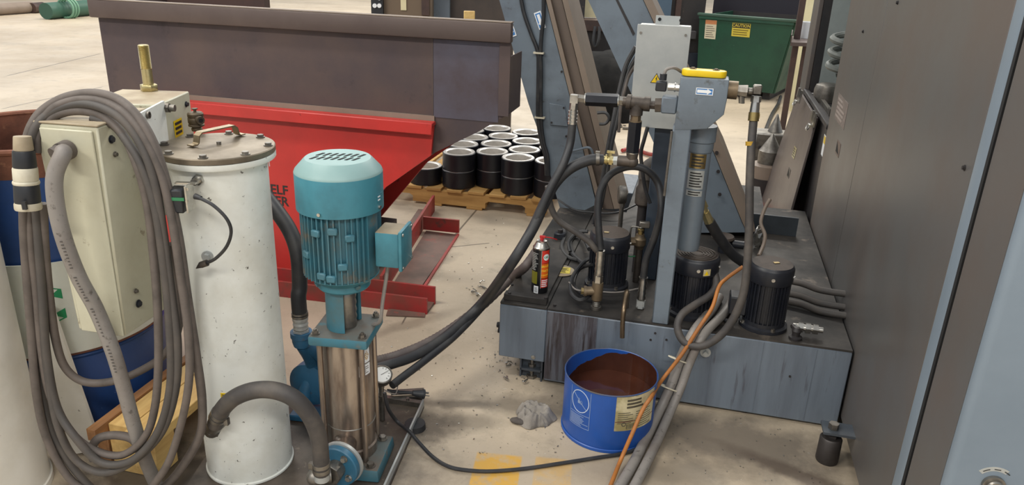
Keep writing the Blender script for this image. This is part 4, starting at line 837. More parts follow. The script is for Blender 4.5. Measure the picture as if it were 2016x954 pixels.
b = MB(); q = V(FX + .131 * math.cos(fa + 1.25), FY + .131 * math.sin(fa + 1.25), .955); b.box(q, (.014, .002, .018), rz=fa); obj('paper_tag', b, bright_white, fl)

# ---------- blue cast pump behind, with its vertical hose ----------
QX, QY = -1.175, -.40
q2 = thing('cast_pump', 'grimy blue cast iron pump body partly hidden between filter and stainless pump', 'pump', (QX, QY, SKZ))
b = MB(); b.box((QX, QY, SKZ + .012), (.16, .2, .022), rz=.1); obj('foot', b.bevel(.004), blue_cast, q2)
tp = wy(594, 668, 2.14)
b = MB(); b.tube([V(QX - .035, QY - .06, SKZ + .0235), V(QX - .03, QY - .055, .1), V(QX - .012, QY - .03, .19), V(tp.x, tp.y, tp.z - .02)], .02, 12, 8, rad=lambda t, i: .026 - .006 * t); b.tube([V(QX + .06, QY - .0, SKZ + .0235), V(QX + .055, QY - .0, .12), V(QX + .03, QY - .01, .2), V(tp.x, tp.y, tp.z - .015)], .02, 12, 8); obj('volute_legs', b, blue_cast, q2)
obj('volute', MB().lathe([(0, 0), (.05, 0), (.075, .012), (.075, .05), (.05, .062), (0, .062)], V(QX - .02, QY - .06, .125), (HF * .9 + HR * .3), 32), blue_cast, q2)
b = MB(); b.lathe([(0, -.02), (.026, -.02), (.03, -.005), (.03, .01), (.034, .012), (.034, .03), (0, .03)], tp, seg=24); obj('discharge_flange', b, blue_cast, q2)
vh = thing('discharge_hose', 'black hose dropping behind the white filter into the blue cast pump', 'hose', tp + Z * .03)
b = MB(); c_ = tp + Z * .0305; b.cyl(c_, c_ + Z * .008, .027, seg=6); b.lathe([(0, .008), (.02, .008), (.024, .012), (.022, .02), (.0245, .026), (.022, .034), (.0245, .04), (.0245, .05), (0, .05)], c_, seg=24); obj('coupling', b, galvanised, vh)
b = MB(); b.cyl(c_ + Z * .052, c_ + Z * .058, .026, seg=20); b.cyl(c_ + Z * .062, c_ + Z * .068, .026, seg=20); obj('hose_clamp', b, dull_steel, vh)
obj('hose_body', MB().tube([c_ + Z * .05, c_ + Z * .12, wy(590, 560, 2.15), wy(586, 500, 2.16), wy(571, 455, 2.19), wy(545, 415, 2.23), wy(522, 385, 2.27), wy(500, 350, 2.3)], .024, 14), black_rubber, vh)

# ---------- gauge beside the pump ----------
gq = wy(752, 737, 2.16)
t = thing('pressure_gauge', 'round white faced pressure gauge on pipe fittings right of the stainless pump', 'gauge', (gq.x, gq.y, SKZ))
gn = (Z * .85 - HF * .45 + HR * .2).normalized()
obj('case', MB().lathe([(0, -.03), (.026, -.028), (.033, -.02), (.034, .004), (.031, .006), (.029, .002), (0, .002)], gq, gn, 36), dull_steel, t)
fc_ = obj('dial', MB().cyl(gq + gn * .0021, gq + gn * .0026, .0285, seg=32), gauge_face, t)
gx = HR; gy = gn.cross(gx); b = MB(); fn = flat(gq + gn * .0028, gx, gy)
for k in range(11): a = -.7 + k * .454; rect(b, lambda x, y, z: fn(x * math.cos(a) - y * math.sin(a), x * math.sin(a) + y * math.cos(a), z), .02, .026, -.0008, .0008, 0, .0003)
rect(b, lambda x, y, z: fn(x * .8 - y * .6, x * .6 + y * .8, z), -.008, .02, -.0007, .0007, 0, .0005); obj('dial_print', b, ink, fc_)
b = MB(); g1_ = gq - gn * .03; b.cyl(g1_, V(g1_.x, g1_.y, g1_.z - .03), .011, seg=6); b.cyl(V(g1_.x, g1_.y, g1_.z - .025), V(g1_.x, g1_.y, SKZ + .0005), .009, seg=10); b.cyl(V(g1_.x, g1_.y, .09), V(g1_.x, g1_.y, .11), .016, seg=6); b.cyl(V(g1_.x, g1_.y, .1), V(g1_.x - .03, g1_.y - .02, .1), .011, seg=10); obj('stem_fittings', b, dull_steel, t)
b = MB(); b.tube([V(g1_.x + .01, g1_.y, .13), wy(778, 775, 2.18), wy(783, 755, 2.19), wy(781, 742, 2.2)], .002, 6, 5); obj('thin_wire', b, conduit_grey, t)

# ---------- cords on the floor ----------
pw = [wy(762, 768, 2.2), wy(785, 771, 2.2), wy(812, 773, 2.21)]
o = hose('power_cable', 'short black cord ending in a three pin plug beside the gauge', pw, .0055, black_rubber, 'power cord', seg=8)
b = MB(); p0, p1 = wy(812, 773, 2.21), wy(832, 775, 2.22); b.cyl(p0, p1, .009, .015, seg=10); d = (p1 - p0).normalized(); b.cyl(p1, p1 + d * .006, .017, seg=14); obj('plug_head', b, plastic_black, o)
b = MB()
for k in (-1, 0, 1): p = p1 + d * .0065 + Z * .008 * (k == 0) + V(-d.y, d.x, 0) * .008 * k; b.cyl(p, p + d * .016, .002, seg=6)
obj('plug_pin', b, dull_steel, o)
zf = .0075
cp = [wy(757, 772, 2.1), wy(765, 805, 2.1), az(782, 829, .04), az(806, 849, .042), az(826, 872, .03), az(850, 897, .01), az(875, 914, zf), az(905, 923, zf), az(960, 927, zf), az(1030, 922, zf), az(1100, 912, zf), az(1170, 901, zf), az(1235, 890, zf), az(1272, 872, zf)]
hose('power_cable', 'long black cord crossing the floor from pump to behind the blue bucket', cp, .006, black_rubber, 'power cord', seg=8)

# ================= LEFT FOREGROUND =================
# control enclosure facing the camera
def C3(X, Yd, z):  # camera-heading frame: X right, Yd ahead
    return V(CAMP.x, CAMP.y, 0) + HR * X + HF * Yd + Z * z
bx_ = [(-1.135, 1.76), (-.972, 1.735), (-.955, 1.945), (-1.13, 1.95)]
t = thing('control_enclosure', 'dusty beige control box with a screwed lid and draped cables on top', 'control box', C3(-1.05, 1.81, .53))
lo = [C3(-1.122, 1.76, .54), C3(-.99, 1.74, .535), C3(-.948, 1.94, .535), C3(-1.11, 1.95, .54)]; hi = [C3(x, y, 1.083) for x, y in bx_]
bd = obj('housing', MB().hexa(lo, hi).bevel(.004), beige_paint, t)
def fq(u_, v_, d=0):  # front face coordinates
    p = (lo[0].lerp(lo[1], u_)).lerp(hi[0].lerp(hi[1], u_), v_); return p - HF * d
b = MB(); b.hexa([fq(.1, .005, .0005), fq(.99, .005, .0005), fq(.93, .985, .0005), fq(.1, .985, .0005)], [fq(.1, .005, .008), fq(.99, .005, .008), fq(.93, .985, .008), fq(.1, .985, .008)]); obj('front_lid', b.bevel(.002), beige_paint, t)
b = MB(); b.hexa([hi[0] + Z * .0005 - HR * .001 - HF * .001, hi[1] + Z * .0005 + HR * .001 - HF * .001, hi[2] + Z * .0005 + HR * .001, hi[3] + Z * .0005 - HR * .001], [hi[0] + Z * .006 - HR * .001 - HF * .001, hi[1] + Z * .006 + HR * .001 - HF * .001, hi[2] + Z * .006 + HR * .001, hi[3] + Z * .006 - HR * .001]); obj('top_cover', b.bevel(.002), dusty_beige, t)
def sq(u_, v_): p = (lo[1].lerp(lo[2], u_)).lerp(hi[1].lerp(hi[2], u_), v_); return p
for u_, v_, r in ((.22, .93, .0075), (.25, .86, .005), (.3, .12, .008), (.28, .19, .005)):
    p = sq(u_, v_); obj('cover_screw', MB().bolt(p, HR * .98 - HF * .1, r, .005), black_motor if r > .006 else dull_steel, t)
# conduit with its elbow connector
cd = thing('conduit', 'thick grey flexible conduit curving from the front of the beige box to the floor', 'conduit', fq(.45, .9))
cn0, cn1 = fq(.52, .9, .009), wy(128, 300, 1.68)
obj('connector', MB().cyl(cn0, fq(.5, .895, .035), .0235, .0235, seg=20).cyl(fq(.5, .895, .035), fq(.45, .885, .05), .0215, seg=16), cable_grey, cd)
path = [fq(.5, .895, .03), wy(124, 303, 1.69), wy(108, 345, 1.675), wy(110, 400, 1.67), wy(126, 470, 1.67), wy(155, 545, 1.68), wy(190, 610, 1.70), wy(222, 690, 1.71), wy(243, 760, 1.72), wy(262, 830, 1.73), wy(285, 900, 1.76), wy(310, 960, 1.80)]
obj('tube', MB().tube(path, .0185, 16), conduit_grey, cd)
P = [Vector(p) for p in path]
b = MB(); rr = random.Random(11)
def along(t):
    i = min(int(t), len(P) - 2); f_ = t - i; return P[i].lerp(P[i + 1], f_), (P[i + 1] - P[i]).normalized()
for k in range(44):
    tt_ = 4.0 + k * .085
    if k % 11 in (9, 10): continue
    p, d = along(tt_); n = -HF; s_ = d.cross(n).normalized(); c_ = p + n * .0195 - s_ * .004; b.box(c_, (.0012, .0022, rr.uniform(.004, .0085)), M=Matrix((n, d, s_)).transposed())
obj('print', b, cable_dark, cd)

# cable bundle draped over the box
def strand(name, label, pts, r, m, grp='cable loops draped over the beige box'):
    return hose(name, label, [wy(*p) for p in pts], r, m, 'cable', group=grp, seg=10)
S1 = [(50, 290, 1.76), (62, 250, 1.77), (85, 218, 1.79), (130, 192, 1.80), (185, 184, 1.81), (235, 198, 1.80), (275, 235, 1.77), (305, 290, 1.755), (330, 370, 1.745), (352, 470, 1.74), (368, 580, 1.735), (385, 690, 1.73), (398, 790, 1.73), (392, 860, 1.73), (350, 930, 1.73), (315, 965, 1.73)]
S2 = [(58, 300, 1.75), (70, 252, 1.76), (100, 222, 1.78), (150, 205, 1.79), (200, 212, 1.78), (245, 240, 1.76), (280, 290, 1.745), (305, 360, 1.735), (322, 460, 1.73), (338, 580, 1.72), (350, 680, 1.71), (345, 770, 1.71), (318, 850, 1.71), (265, 905, 1.71), (205, 930, 1.71), (150, 905, 1.72), (115, 840, 1.72), (95, 740, 1.73), (82, 640, 1.74), (75, 540, 1.75), (70, 430, 1.755), (66, 395, 1.755)]
S3 = [(46, 395, 1.74), (47, 460, 1.74), (54, 560, 1.735), (62, 660, 1.73), (70, 760, 1.72), (88, 850, 1.72), (125, 925, 1.72), (170, 965, 1.72), (260, 985, 1.72), (320, 930, 1.70), (352, 850, 1.70), (372, 750, 1.70), (370, 650, 1.71), (355, 540, 1.72), (340, 440, 1.73), (320, 350, 1.74), (292, 285, 1.75), (258, 235, 1.765), (215, 205, 1.79), (160, 196, 1.795), (110, 210, 1.785), (82, 240, 1.77)]
S4 = [(58, 395, 1.75), (60, 470, 1.745), (72, 580, 1.74), (82, 690, 1.735), (100, 780, 1.73), (140, 850, 1.725), (185, 885, 1.72), (240, 895, 1.715), (285, 860, 1.71), (305, 800, 1.71), (312, 710, 1.715), (310, 600, 1.72), (302, 500, 1.73), (290, 400, 1.74), (268, 320, 1.745), (240, 262, 1.765), (200, 228, 1.785), (150, 218, 1.79), (105, 230, 1.78), (78, 262, 1.765), (72, 300, 1.755)]
S5 = [(85, 400, 1.75), (88, 480, 1.75), (97, 580, 1.755), (110, 670, 1.76), (130, 725, 1.765), (170, 752, 1.77), (230, 748, 1.775), (290, 722, 1.78), (330, 690, 1.785), (352, 640, 1.79), (350, 560, 1.79), (335, 480, 1.77)]
S6 = [(70, 395, 1.745), (76, 480, 1.74), (84, 590, 1.735), (92, 700, 1.73), (112, 800, 1.725), (150, 862, 1.705), (200, 910, 1.70), (260, 905, 1.695), (310, 850, 1.70), (335, 760, 1.705), (334, 640, 1.71), (322, 520, 1.72), (306, 410, 1.73), (280, 330, 1.74), (250, 278, 1.755), (222, 246, 1.78), (180, 232, 1.785)]
S7 = [(62, 395, 1.76), (64, 480, 1.755), (70, 600, 1.75), (76, 720, 1.745), (96, 830, 1.74), (130, 900, 1.735), (170, 950, 1.735), (210, 985, 1.74)]
for i, (s_, nm, m_) in enumerate(((S1, 'topmost cable of the coil, cresting highest above the beige box', cable_grey), (S2, 'cable of the coil sagging to a low loop before the timber', cable_dark), (S3, 'outermost cable of the coil reaching the bottom of the picture', cable_grey), (S4, 'innermost cable of the coil hanging close to the beige box side', cable_grey), (S5, 'cable of the coil crossing level in front of the blue drum', cable_grey), (S6, 'cable of the coil lying over the curved lowest loop', cable_dark), (S7, 'straight dark cable falling from the plug along the white tank', cable_dark))):
    strand('coiled_cable', nm, s_, .0105 if i not in (0,) else .0118, m_)
# small loop on the timber
strand('cable_loop', 'short grey cable loop bulging in front of the wooden timber', [(185, 905, 1.74), (182, 880, 1.745), (195, 862, 1.75), (225, 856, 1.755), (258, 862, 1.755), (275, 880, 1.75)], .012, cable_grey, None)
# plug and connector pair
pc = thing('plug_connector', 'black and ivory power plug and socket joined on the hanging cables', 'plug', wy(55, 400, 1.745))
ptop, pbot = wy(44, 268, 1.72), wy(56, 412, 1.70); d = pbot - ptop; Ld = d.length
def pseg(f0, f1, r0, r1=None): return MB().lathe([(0, f0 * Ld), (r0 * .96, f0 * Ld), (r0, f0 * Ld + .003), (r1 or r0, f1 * Ld - .003), ((r1 or r0) * .96, f1 * Ld), (0, f1 * Ld)], ptop, d, 24)
obj('gland', pseg(0, .19, .019, .021), dusty_beige, pc); obj('plug_body', pseg(.192, .42, .0235, .025), plastic_black, pc); obj('collar', pseg(.422, .60, .0265), plastic_white, pc); obj('locking_ring', pseg(.602, .65, .0285), plastic_white, pc); obj('socket_body', pseg(.652, .90, .027, .028), plastic_black, pc); obj('cord_grip', pseg(.902, 1.0, .029), plastic_white, pc, label='ivory cord grip split at the front')
obj('grip_gap', MB().box(wy(48, 404, 1.668), (.01, .006, .02), M=MBX), plastic_black, pc)

# junction box behind, with the bolt standing on it
jc = [az(309, 203, 1.1), az(372, 176, 1.1), az(265, 170, 1.1)]
e1_ = (jc[1] - jc[0]); e2_ = V(-e1_.y, e1_.x, 0).normalized() * .19
j0 = jc[0] + e1_ * .02; j1 = jc[1]
lo2 = [V(p.x, p.y, .80) for p in (j0, j1, j1 + e2_, j0 + e2_)]
t = thing('junction_box', 'dusty beige junction box with a large bolt standing on top', 'junction box', lo2[0])
jb = obj('housing', MB().hexa(lo2, [p + Z * .295 for p in lo2]).bevel(.003), [beige_paint, dusty_beige], t)
for f in jb.data.polygons:
    if f.normal.z > .8: f.material_index = 1
en = e1_.normalized(); nn = V(en.y, -en.x, 0)
def jq(px, py): # on the right-front face
    dd = ray(px, py); return CAMP + dd * ((j0 - CAMP).dot(nn) / dd.dot(nn))
JM = Matrix((en, -nn, Z)).transposed()
q = jq(366, 205); obj('face_screw', MB().bolt(q, nn, .006, .005), black_motor, t)
q = jq(322, 212); b = MB(); b.cyl(q, q + nn * .016, .013, seg=6); b.cyl(q + nn * .016, q + nn * .03, .009, seg=10); obj('hex_plug', b, dull_steel, t)
for px, py in ((246, 188), (272, 206)): pass
# white bracket plate below
q0, q1, q2_ = jq(275, 215), jq(316, 200), jq(330, 258)
b = MB(); b.hexa([jq(272, 222) + nn * .001, jq(318, 198) + nn * .001, jq(343, 410) + nn * .001, jq(318, 425) + nn * .001], [p + nn * .006 for p in (jq(272, 222) + nn * .001, jq(318, 198) + nn * .001, jq(343, 410) + nn * .001, jq(318, 425) + nn * .001)]); obj('bracket_plate', b, white_paint, t, label='white mounting plate on the box face')
q = jq(284, 226) + nn * .0075; b = MB(); b.lathe([(.006, 0), (.009, 0), (.009, .006), (.006, .006), (.006, 0)], q, nn, 16); obj('lock_ring', b, dull_steel, t)
q = jq(352, 248) + nn * .001; b = MB(); fn = flat(q, en, Z); wl = obj('warning_label', rect(MB(), fn, -.032, .02, -.026, .02, 0, .0008), yellow, t); obj('print', lines(MB(), lambda a, c, d_: fn(a, c, d_ + .001), -.027, .016, -.022, .017, 3, 0, .0004, .55, .2), ink, wl)
# support post on the skid
sp = V(-1.425, -.775, 0)
sp = V(-1.36, -.53, 0)
t2 = thing('support_post', 'beige painted steel post hidden behind the white filter carrying the beige boxes', 'post', sp)
b = MB(); b.bb(-1.39, -1.33, -.56, -.50, .0135, .765); b.bb(-1.56, -1.33, -.57, -.49, .7655, .799); obj('post', b, beige_paint, t2)
# bolt on top
q = az(294, 178, 1.0955); q.z = 1.0955; top = q + (wy(285, 88, 2.0) - wy(293, 176, 2.0)).normalized() * .0
lean = (RGT * -.05 + UPV * 1).normalized(); lean = (Z + HR * -.06).normalized()
sb = thing('large_bolt', 'large yellow zinc hex bolt standing head down on the junction box', 'bolt', q)
b = MB(); b.cyl(q, q + Z * .017, .0235, seg=6, a0=.4); b.cyl(q + Z * .017, q + Z * .0175, .019, seg=24); obj('head', b.bevel(.0015), zinc_yellow, sb)
b = MB(); hh = .126; b.cyl(q + Z * .0178, q + Z * .06, .0142, seg=24); obj('shank', b, zinc_yellow, sb)
b = MB(); n_ = 26; b.lathe([(0, .0602), (.0142, .0602)] + [(.0148 - .0018 * (i % 2), .062 + (hh - .064) * i / (2 * n_)) for i in range(2 * n_ + 1)] + [(.012, hh), (0, hh)], q, Z, 24); obj('thread', b, zinc_yellow, sb, smooth=10)

# white tank at the left edge
wt = wy(0, 246, 1.9); wr = .17
wc = V(-1.905, -1.055, 0)
t = thing('white_tank', 'white painted upright tank cut off by the left edge of the picture', 'tank', wc)
obj('shell', MB().lathe([(0, .02), (wr, .02), (wr, 1.28), (wr - .01, 1.3), (0, 1.3)], wc, seg=64), white_column, t)
obj('foot_ring', MB().lathe([(0, .0005), (wr + .006, .0005), (wr + .006, .0195), (0, .0195)], wc, seg=64), white_column, t)
g = [wy(px, py, 1.945) for px, py in ((199, 884), (110, 900), (92, 600), (100, 600))]
b = MB(); b.prism(g, HF * .012); obj('leg_plate', b, white_column, t, label='slanting white leg plate')

# oil drum
DX, DY = -1.985, -.575
t = thing('oil_drum', 'open blue and white steel drum with rusty rim behind the beige box', 'drum', (DX, DY, 0))
rd = .285; zd = .945
obj('shell', MB().lathe([(0, .01), (rd, .01), (rd, .3), (rd + .008, .31), (rd, .32), (rd, .60), (rd + .008, .61), (rd, .62), (rd, zd), (rd - .004, zd), (rd - .004, .5)], (DX, DY, 0), seg=64), drum_blue, t)
obj('rust_collar', MB().lathe([(rd + .0004, zd - .075), (rd + .0012, zd - .075), (rd + .0012, zd - .002), (rd + .0004, zd - .002), (rd + .0004, zd - .075)], (DX, DY, 0), seg=64), rust, t, label='rusted bare top of the drum wall')
obj('inner_wall', MB().lathe([(rd - .0045, .5), (rd - .0045, zd - .001), (rd - .006, zd - .001), (rd - .006, .5), (rd - .0045, .5)], (DX, DY, 0), seg=64), rust, t)
obj('contents', MB().lathe([(0, .55), (rd - .0065, .55), (rd - .0065, .555), (0, .56)], (DX, DY, 0), seg=48), rust, t, label='rusty scrap filling the drum')
b = MB(); b.tube([V(DX + rd * math.cos(2 * PI * k / 40), DY + rd * math.sin(2 * PI * k / 40), zd) for k in range(40)], .009, 8, 2, closed=True); obj('rolled_rim', b, rust, t)
da = math.atan2(CAMP.y - DY, CAMP.x - DX)
zt3, zb3 = zat(DX + rd * math.cos(da), DY + rd * math.sin(da), 512), zat(DX + rd * math.cos(da), DY + rd * math.sin(da), 690)
wb = obj('white_band', MB().patch((DX, DY, 0), rd + .009, da - 1.3, da + 1.0, zb3, zt3, 40, .004), drum_white, t)
obj('band_edge', MB().patch((DX, DY, 0), rd + .0092, da - 1.3, da + 1.0, zb3 - .007, zb3 - .0003, 40, .004), rust, t)
pq = wy(100, 600, 2.0)
# green letter on the band, placed where its curve shows beside the cables
best = min([da + k * .01 for k in range(-120, 120)], key=lambda a: abs((lambda v: 1008 + FPX * v.dot(RGT) / v.dot(FWD) - 92)(V(DX + rd * math.cos(a), DY + rd * math.sin(a), (zt3 + zb3) / 2) - CAMP)))
obj('letter', text_mb('C', .14, .0008, wrapf((DX, DY, 0), rd + .0132, best, zat(DX + rd * math.cos(best), DY + rd * math.sin(best), 602)), .05), letter_green, wb)

# timber pallet next to the drum
t = thing('timber_skid', 'short pine timber skid of new boards beside the blue drum', 'pallet', (-1.57, -.63, 0))
tx0, tx1, ty0, ty1 = -1.665, -1.462, -.87, -.42
b = MB(); b.bb(tx0, tx0 + .03, ty0 - .03, ty1 + .03, .118, .158); obj('edge_board', b.bevel(.002), board_wood, t, label='darker brown edge board')
for i, (x0, x1) in enumerate(((tx0 + .032, tx0 + .1), (tx0 + .103, tx1))):
    obj('board', MB().bb(x0, x1, ty0 + .02 * (i == 0), ty1 - .02 * i, .118, .15).bevel(.002), block_wood, t)
for y0 in (ty0 + .004, ty1 - .1): obj('bearer', MB().bb(tx0 + .045, tx1 - .006, y0, y0 + .09, .0005, .1175).bevel(.002), block_wood, t)
obj('bearer', MB().bb(tx0 + .0, tx0 + .04, ty0, ty1, .0005, .1175).bevel(.002), board_wood, t)

import mathutils.noise as mn
# ================= SELF DUMPING HOPPER =================
HY0, HY1 = .585, 1.12
def hp_(px, py, y=.6): p = ay(px, py, y); return p.x, p.z
hop = thing('dumping_hopper', 'brown steel scrap hopper with open top riding on a red rocker base', 'hopper', (-1.75, .85, 0))
prof = [(-2.73, 1.215), (-.80, 1.215), (-.803, .866), (-.93, .782), (-1.134, .668), (-1.344, .502), (-1.70, .23), (-2.3, .23), (-2.73, .62)]
def side(y0, y1, pr_): return MB().prism([V(x, y0, z) for x, z in pr_], (0, y1 - y0, 0))
obj('side_plate', side(HY0 + .012, HY0 + .02, prof), hopper_brown, hop)
obj('side_plate', side(HY1 - .008, HY1, [(min(x, -1.0), min(z, 1.13)) for x, z in prof[:4]] + [(x, z) for x, z in prof[4:]]), hopper_brown, hop)
b = MB()
for (x0, z0), (x1, z1) in zip(prof[1:], prof[2:] + prof[:1]):
    if (x0, z0) == (-.80, 1.215): continue
    d = V(x1 - x0, 0, z1 - z0).normalized(); n = V(-d.z, 0, d.x) * -.006
    b.prism([V(x0, HY0 + .0205, z0), V(x1, HY0 + .0205, z1), V(x1, HY0 + .0205, z1) + n, V(x0, HY0 + .0205, z0) + n], (0, (HY1 - HY0 - .03) if x0 < -1.1 else .19, 0))
b2 = MB()
obj('floor_plates', b, hopper_brown, hop)
b = MB(); b.bb(-.803, -.799, HY0 + .0205, HY0 + .21, .866, 1.10); obj('end_plate', b, hopper_brown, hop)
p0, p1 = ay(190, -2, HY0), ay(1006, 45, HY0)
b = MB(); b.bb(-2.745, -.79, HY0 - .026, HY0 + .0115, 1.155, 1.232); obj('rim_channel', b.bevel(.006, 2), rim_brown, hop)
b = MB(); b.bb(-2.745, -.79, HY0 - .024, HY0 + .016, 1.2322, 1.236); obj('rim_edge', b, tan_strip, hop)
b = MB(); b.bb(-.842, -.797, HY0 + .0, HY0 + .0115, .86, 1.1545); obj('end_flange', b, hopper_brown, hop)
b = MB(); x_ = ay(850, 150, HY0).x; b.bb(x_ - .003, x_ + .003, HY0 + .0085, HY0 + .0118, .82, 1.152); obj('weld_bead', b, rim_brown, hop)
b = MB(); b.prism([V(x_ + .004, HY0 + .0095, .83), V(-.843, HY0 + .0095, .83), V(-.843, HY0 + .0095, 1.15), V(x_ + .004, HY0 + .0095, 1.15)], (0, .0023, 0)); obj('end_sheet', b, hopper_blue, hop, label='bluish steel sheet at the right end')
b = MB(); b.bb(-2.73, -2.17, HY1 - .05, HY1, 1.131, 1.24); obj('rear_rim', b, dark_brown, hop)
b = MB(); x0 = ay(392, 236, HY0).x; b.prism([V(-2.4, HY0 + .004, .80), V(-1.12, HY0 + .004, .80), V(-1.12, HY0 + .004, .835), V(-2.4, HY0 + .004, .835)], (0, .0078, 0)); obj('base_strip', b, tan_strip, hop)
rkp = [(-2.5, .80), (-1.117, .80), (-1.13, .668), (-1.344, .502), (-1.70, .06), (-1.90, .035), (-2.5, .035)]
rk = obj('rocker_plate', side(HY0 - .012, HY0 + .0035, rkp), red_paint, hop, label='red painted rocker side plate with black lettering')
b = MB(); b.bb(-2.5, -1.112, HY0 - .05, HY0 + .0032, .7985, .8145); b.bb(-2.5, -1.112, HY0 - .052, HY0 - .046, .765, .8145); obj('rocker_flange', b.bevel(.003), red_paint, hop)
obj('rocker_plate', side(HY1 - .03, HY1 - .009, [(x, z - .02) for x, z in rkp]), red_paint, hop)
def onred(px, py): return ay(px, py, HY0 - .0125)
for s_, px, py, sz in (('SELF', 567, 376, .062), ('DUMPER', 568, 398, .062)):
    o0 = onred(px, py); obj('lettering', text_mb(s_, sz, .001, flat(o0, (1, 0, -.0), (0, 0, 1)), True, 'RIGHT'), ink, rk)
# red skid base on the floor
grime = mat('grimy_red_brown', '75594e', .55, 0, '5f4d44', 6, .4, .64, '8f4a40', 14, .6, .7)
def rbar(name, p, q, w, h, z0, m=red_dirty): obj(name, bar(V(p[0], p[1], 0), V(q[0], q[1], 0), w, h, z0), m, hop)
rbar('base_channel', (-2.4, .335), (-1.09, .40), .012, .075, .0); rbar('base_channel', (-2.4, .35), (-1.09, .415), .09, .012, .0, grime)
rbar('base_channel', (-2.4, .46), (-1.09, .505), .012, .085, .0)
b = MB(); q = az(800, 590, .014); b.cyl(q, q + Z * .001, .014, seg=14); obj('bolt_hole', b, dark_hole, hop)
rbar('base_rail', (-1.345, .517), (-1.53, 1.74), .014, .1, .0); rbar('base_rail', (-1.36, .517), (-1.54, 1.72), .085, .012, .0, grime)
rbar('base_rail', (-1.19, .517), (-1.27, 1.38), -.012, .012, .0)
rbar('base_tie', (-1.9, 1.20), (-1.462, 1.20), .014, .075, .001, grime); rbar('base_tie', (-1.47, 1.375), (-1.262, 1.385), .014, .075, .013)
b = MB(); b.hexa([V(-1.33, .5185, .001), V(-1.2, .5185, .001), V(-1.265, 1.37, .001), V(-1.45, 1.37, .001)], [V(-1.33, .5185, .010), V(-1.2, .5185, .010), V(-1.265, 1.37, .010), V(-1.45, 1.37, .010)]); obj('base_plate', b, grime, hop)
obj('loose_plate', MB().prism([az(760, 622, .001), az(836, 625, .001), az(838, 612, .001), az(764, 610, .001)], (0, 0, .006)), grime, hop)
b = MB(); q = az(940, 260, .0); b.box((-1.55, .9, .12), (.2, .1, .2)); obj('rocker_stop', b, dark_steel, hop)
q = ay(924, 33, 1.0); tag(obj('wood_offcut', MB().box(q + Z * -.02, (.05, .03, .09), rz=.3).bevel(.002), block_wood, None, q), 'small yellow wooden offcut poking up above the hopper rim', 'wood block')
b = MB(); b.bb(-1.6, -.95, .8, 1.05, .72, .74); 

# ================= PALLET OF COLLARS =================
pxl, pxr, py0, py1 = -2.02, -.86, 1.84, 2.85
pal = thing('wooden_pallet', 'pine pallet with notched stringer carrying black steel collars behind the hopper', 'pallet', ((pxl + pxr) / 2, (py0 + py1) / 2, 0))
n = 7; wbd = (pxr - pxl) / n
rr = random.Random(4)
for k in range(8):
    y0 = py0 + k * .128; 
for k in range(9):
    x0 = pxl + k * (pxr - pxl - .09) / 8; obj('deck_board', MB().bb(x0, x0 + .092 + rr.uniform(0, .01), py0 - .008 + rr.uniform(-.006, .006), py1, .098, .114 + rr.uniform(0, .002)).bevel(.0015), pallet_wood, pal)
for y0 in (py0, (py0 + py1) / 2 - .02, py1 - .045):
    pr_ = [(pxl + .01, .0155), (pxl + .06, .0155), (pxl + .06, .05), (pxl + .08, .062), (pxl + .29, .062), (pxl + .31, .05), (pxl + .31, .0155), (pxr - .38, .0155), (pxr - .38, .05), (pxr - .36, .062), (pxr - .15, .062), (pxr - .13, .05), (pxr - .13, .0155), (pxr, .0155), (pxr, .0975), (pxl + .01, .0975)]
    obj('stringer', MB().prism([V(x, y0, z) for x, z in pr_], (0, .042, 0)), pallet_wood, pal)
for x0 in (pxl + .01, pxl + .4, pxr - .5, pxr - .12): obj('bottom_board', MB().bb(x0, x0 + .1, py0 - .002, py1, .0005, .015).bevel(.0015), pallet_wood, pal)
RZT = .332; RH_ = (RZT - .1165) / 2
def collar(x, y, z, label, grp):
    t = thing('pipe_collar', label, 'pipe collar', (x, y, z), grp)
    obj('sleeve', MB().lathe([(.085, .0), (.099, .0), (.102, .003), (.102, RH_ - .006), (.1, RH_ - .004), (.085, RH_ - .004), (.085, 0)], (x, y, z), seg=40), black_steel, t)
    obj('machined_face', MB().lathe([(.0848, .001), (.0848, RH_ - .0035), (.0975, RH_ - .0035), (.0965, RH_ - .0005), (.083, RH_ - .0005), (.076, RH_ - .006), (.074, .001), (.0848, .001)], (x, y, z), seg=40), machined, t)
    return t
RP_ = [((894, 305), 'leftmost in the front row'), ((1012, 317), 'standing furthest forward beside the hoses'), ((958, 300), 'between the two front collars'), ((1064, 316), 'at the front right behind the black hose'),
      ((909, 287), 'behind the leftmost front collar'), ((976, 283), 'in the middle of the second row'), ((1030, 296), 'behind the furthest forward collar'), ((930, 270), 'at the left of the third row by the hopper edge'),
      ((974, 267), 'in the middle of the third row'), ((1031, 275), 'at the right of the third row by the conveyor'), ((978, 251), 'at the middle of the back row'), ((1037, 259), 'at the right of the back row'), ((944, 260), 'at the left of the back row under the hopper edge'), ((1069, 291), 'half hidden by the conveyor cables')]
used_ = []
for (px, py), d in RP_:
    p = az(px, py, RZT - .0005); x, y = p.x, max(p.y, py0 + .105)
    for _ in range(60):
        for ux, uy in used_:
            dx, dy = x - ux, y - uy; L_ = math.hypot(dx, dy)
            if L_ < .206: x += dx / L_ * (.207 - L_); y += dy / L_ * (.207 - L_)
    used_.append((x, y))
    collar(x, y, .1162, 'lower collar below the one ' + d, 'steel collars on the pallet')
    collar(x, y, .1164 + RH_, 'upper black steel collar ' + d, 'steel collars on the pallet')
x, y = used_[0]; collar(x - .215, y - .0, .1162, 'single black steel collar beside the leftmost front stack', 'steel collars on the pallet')

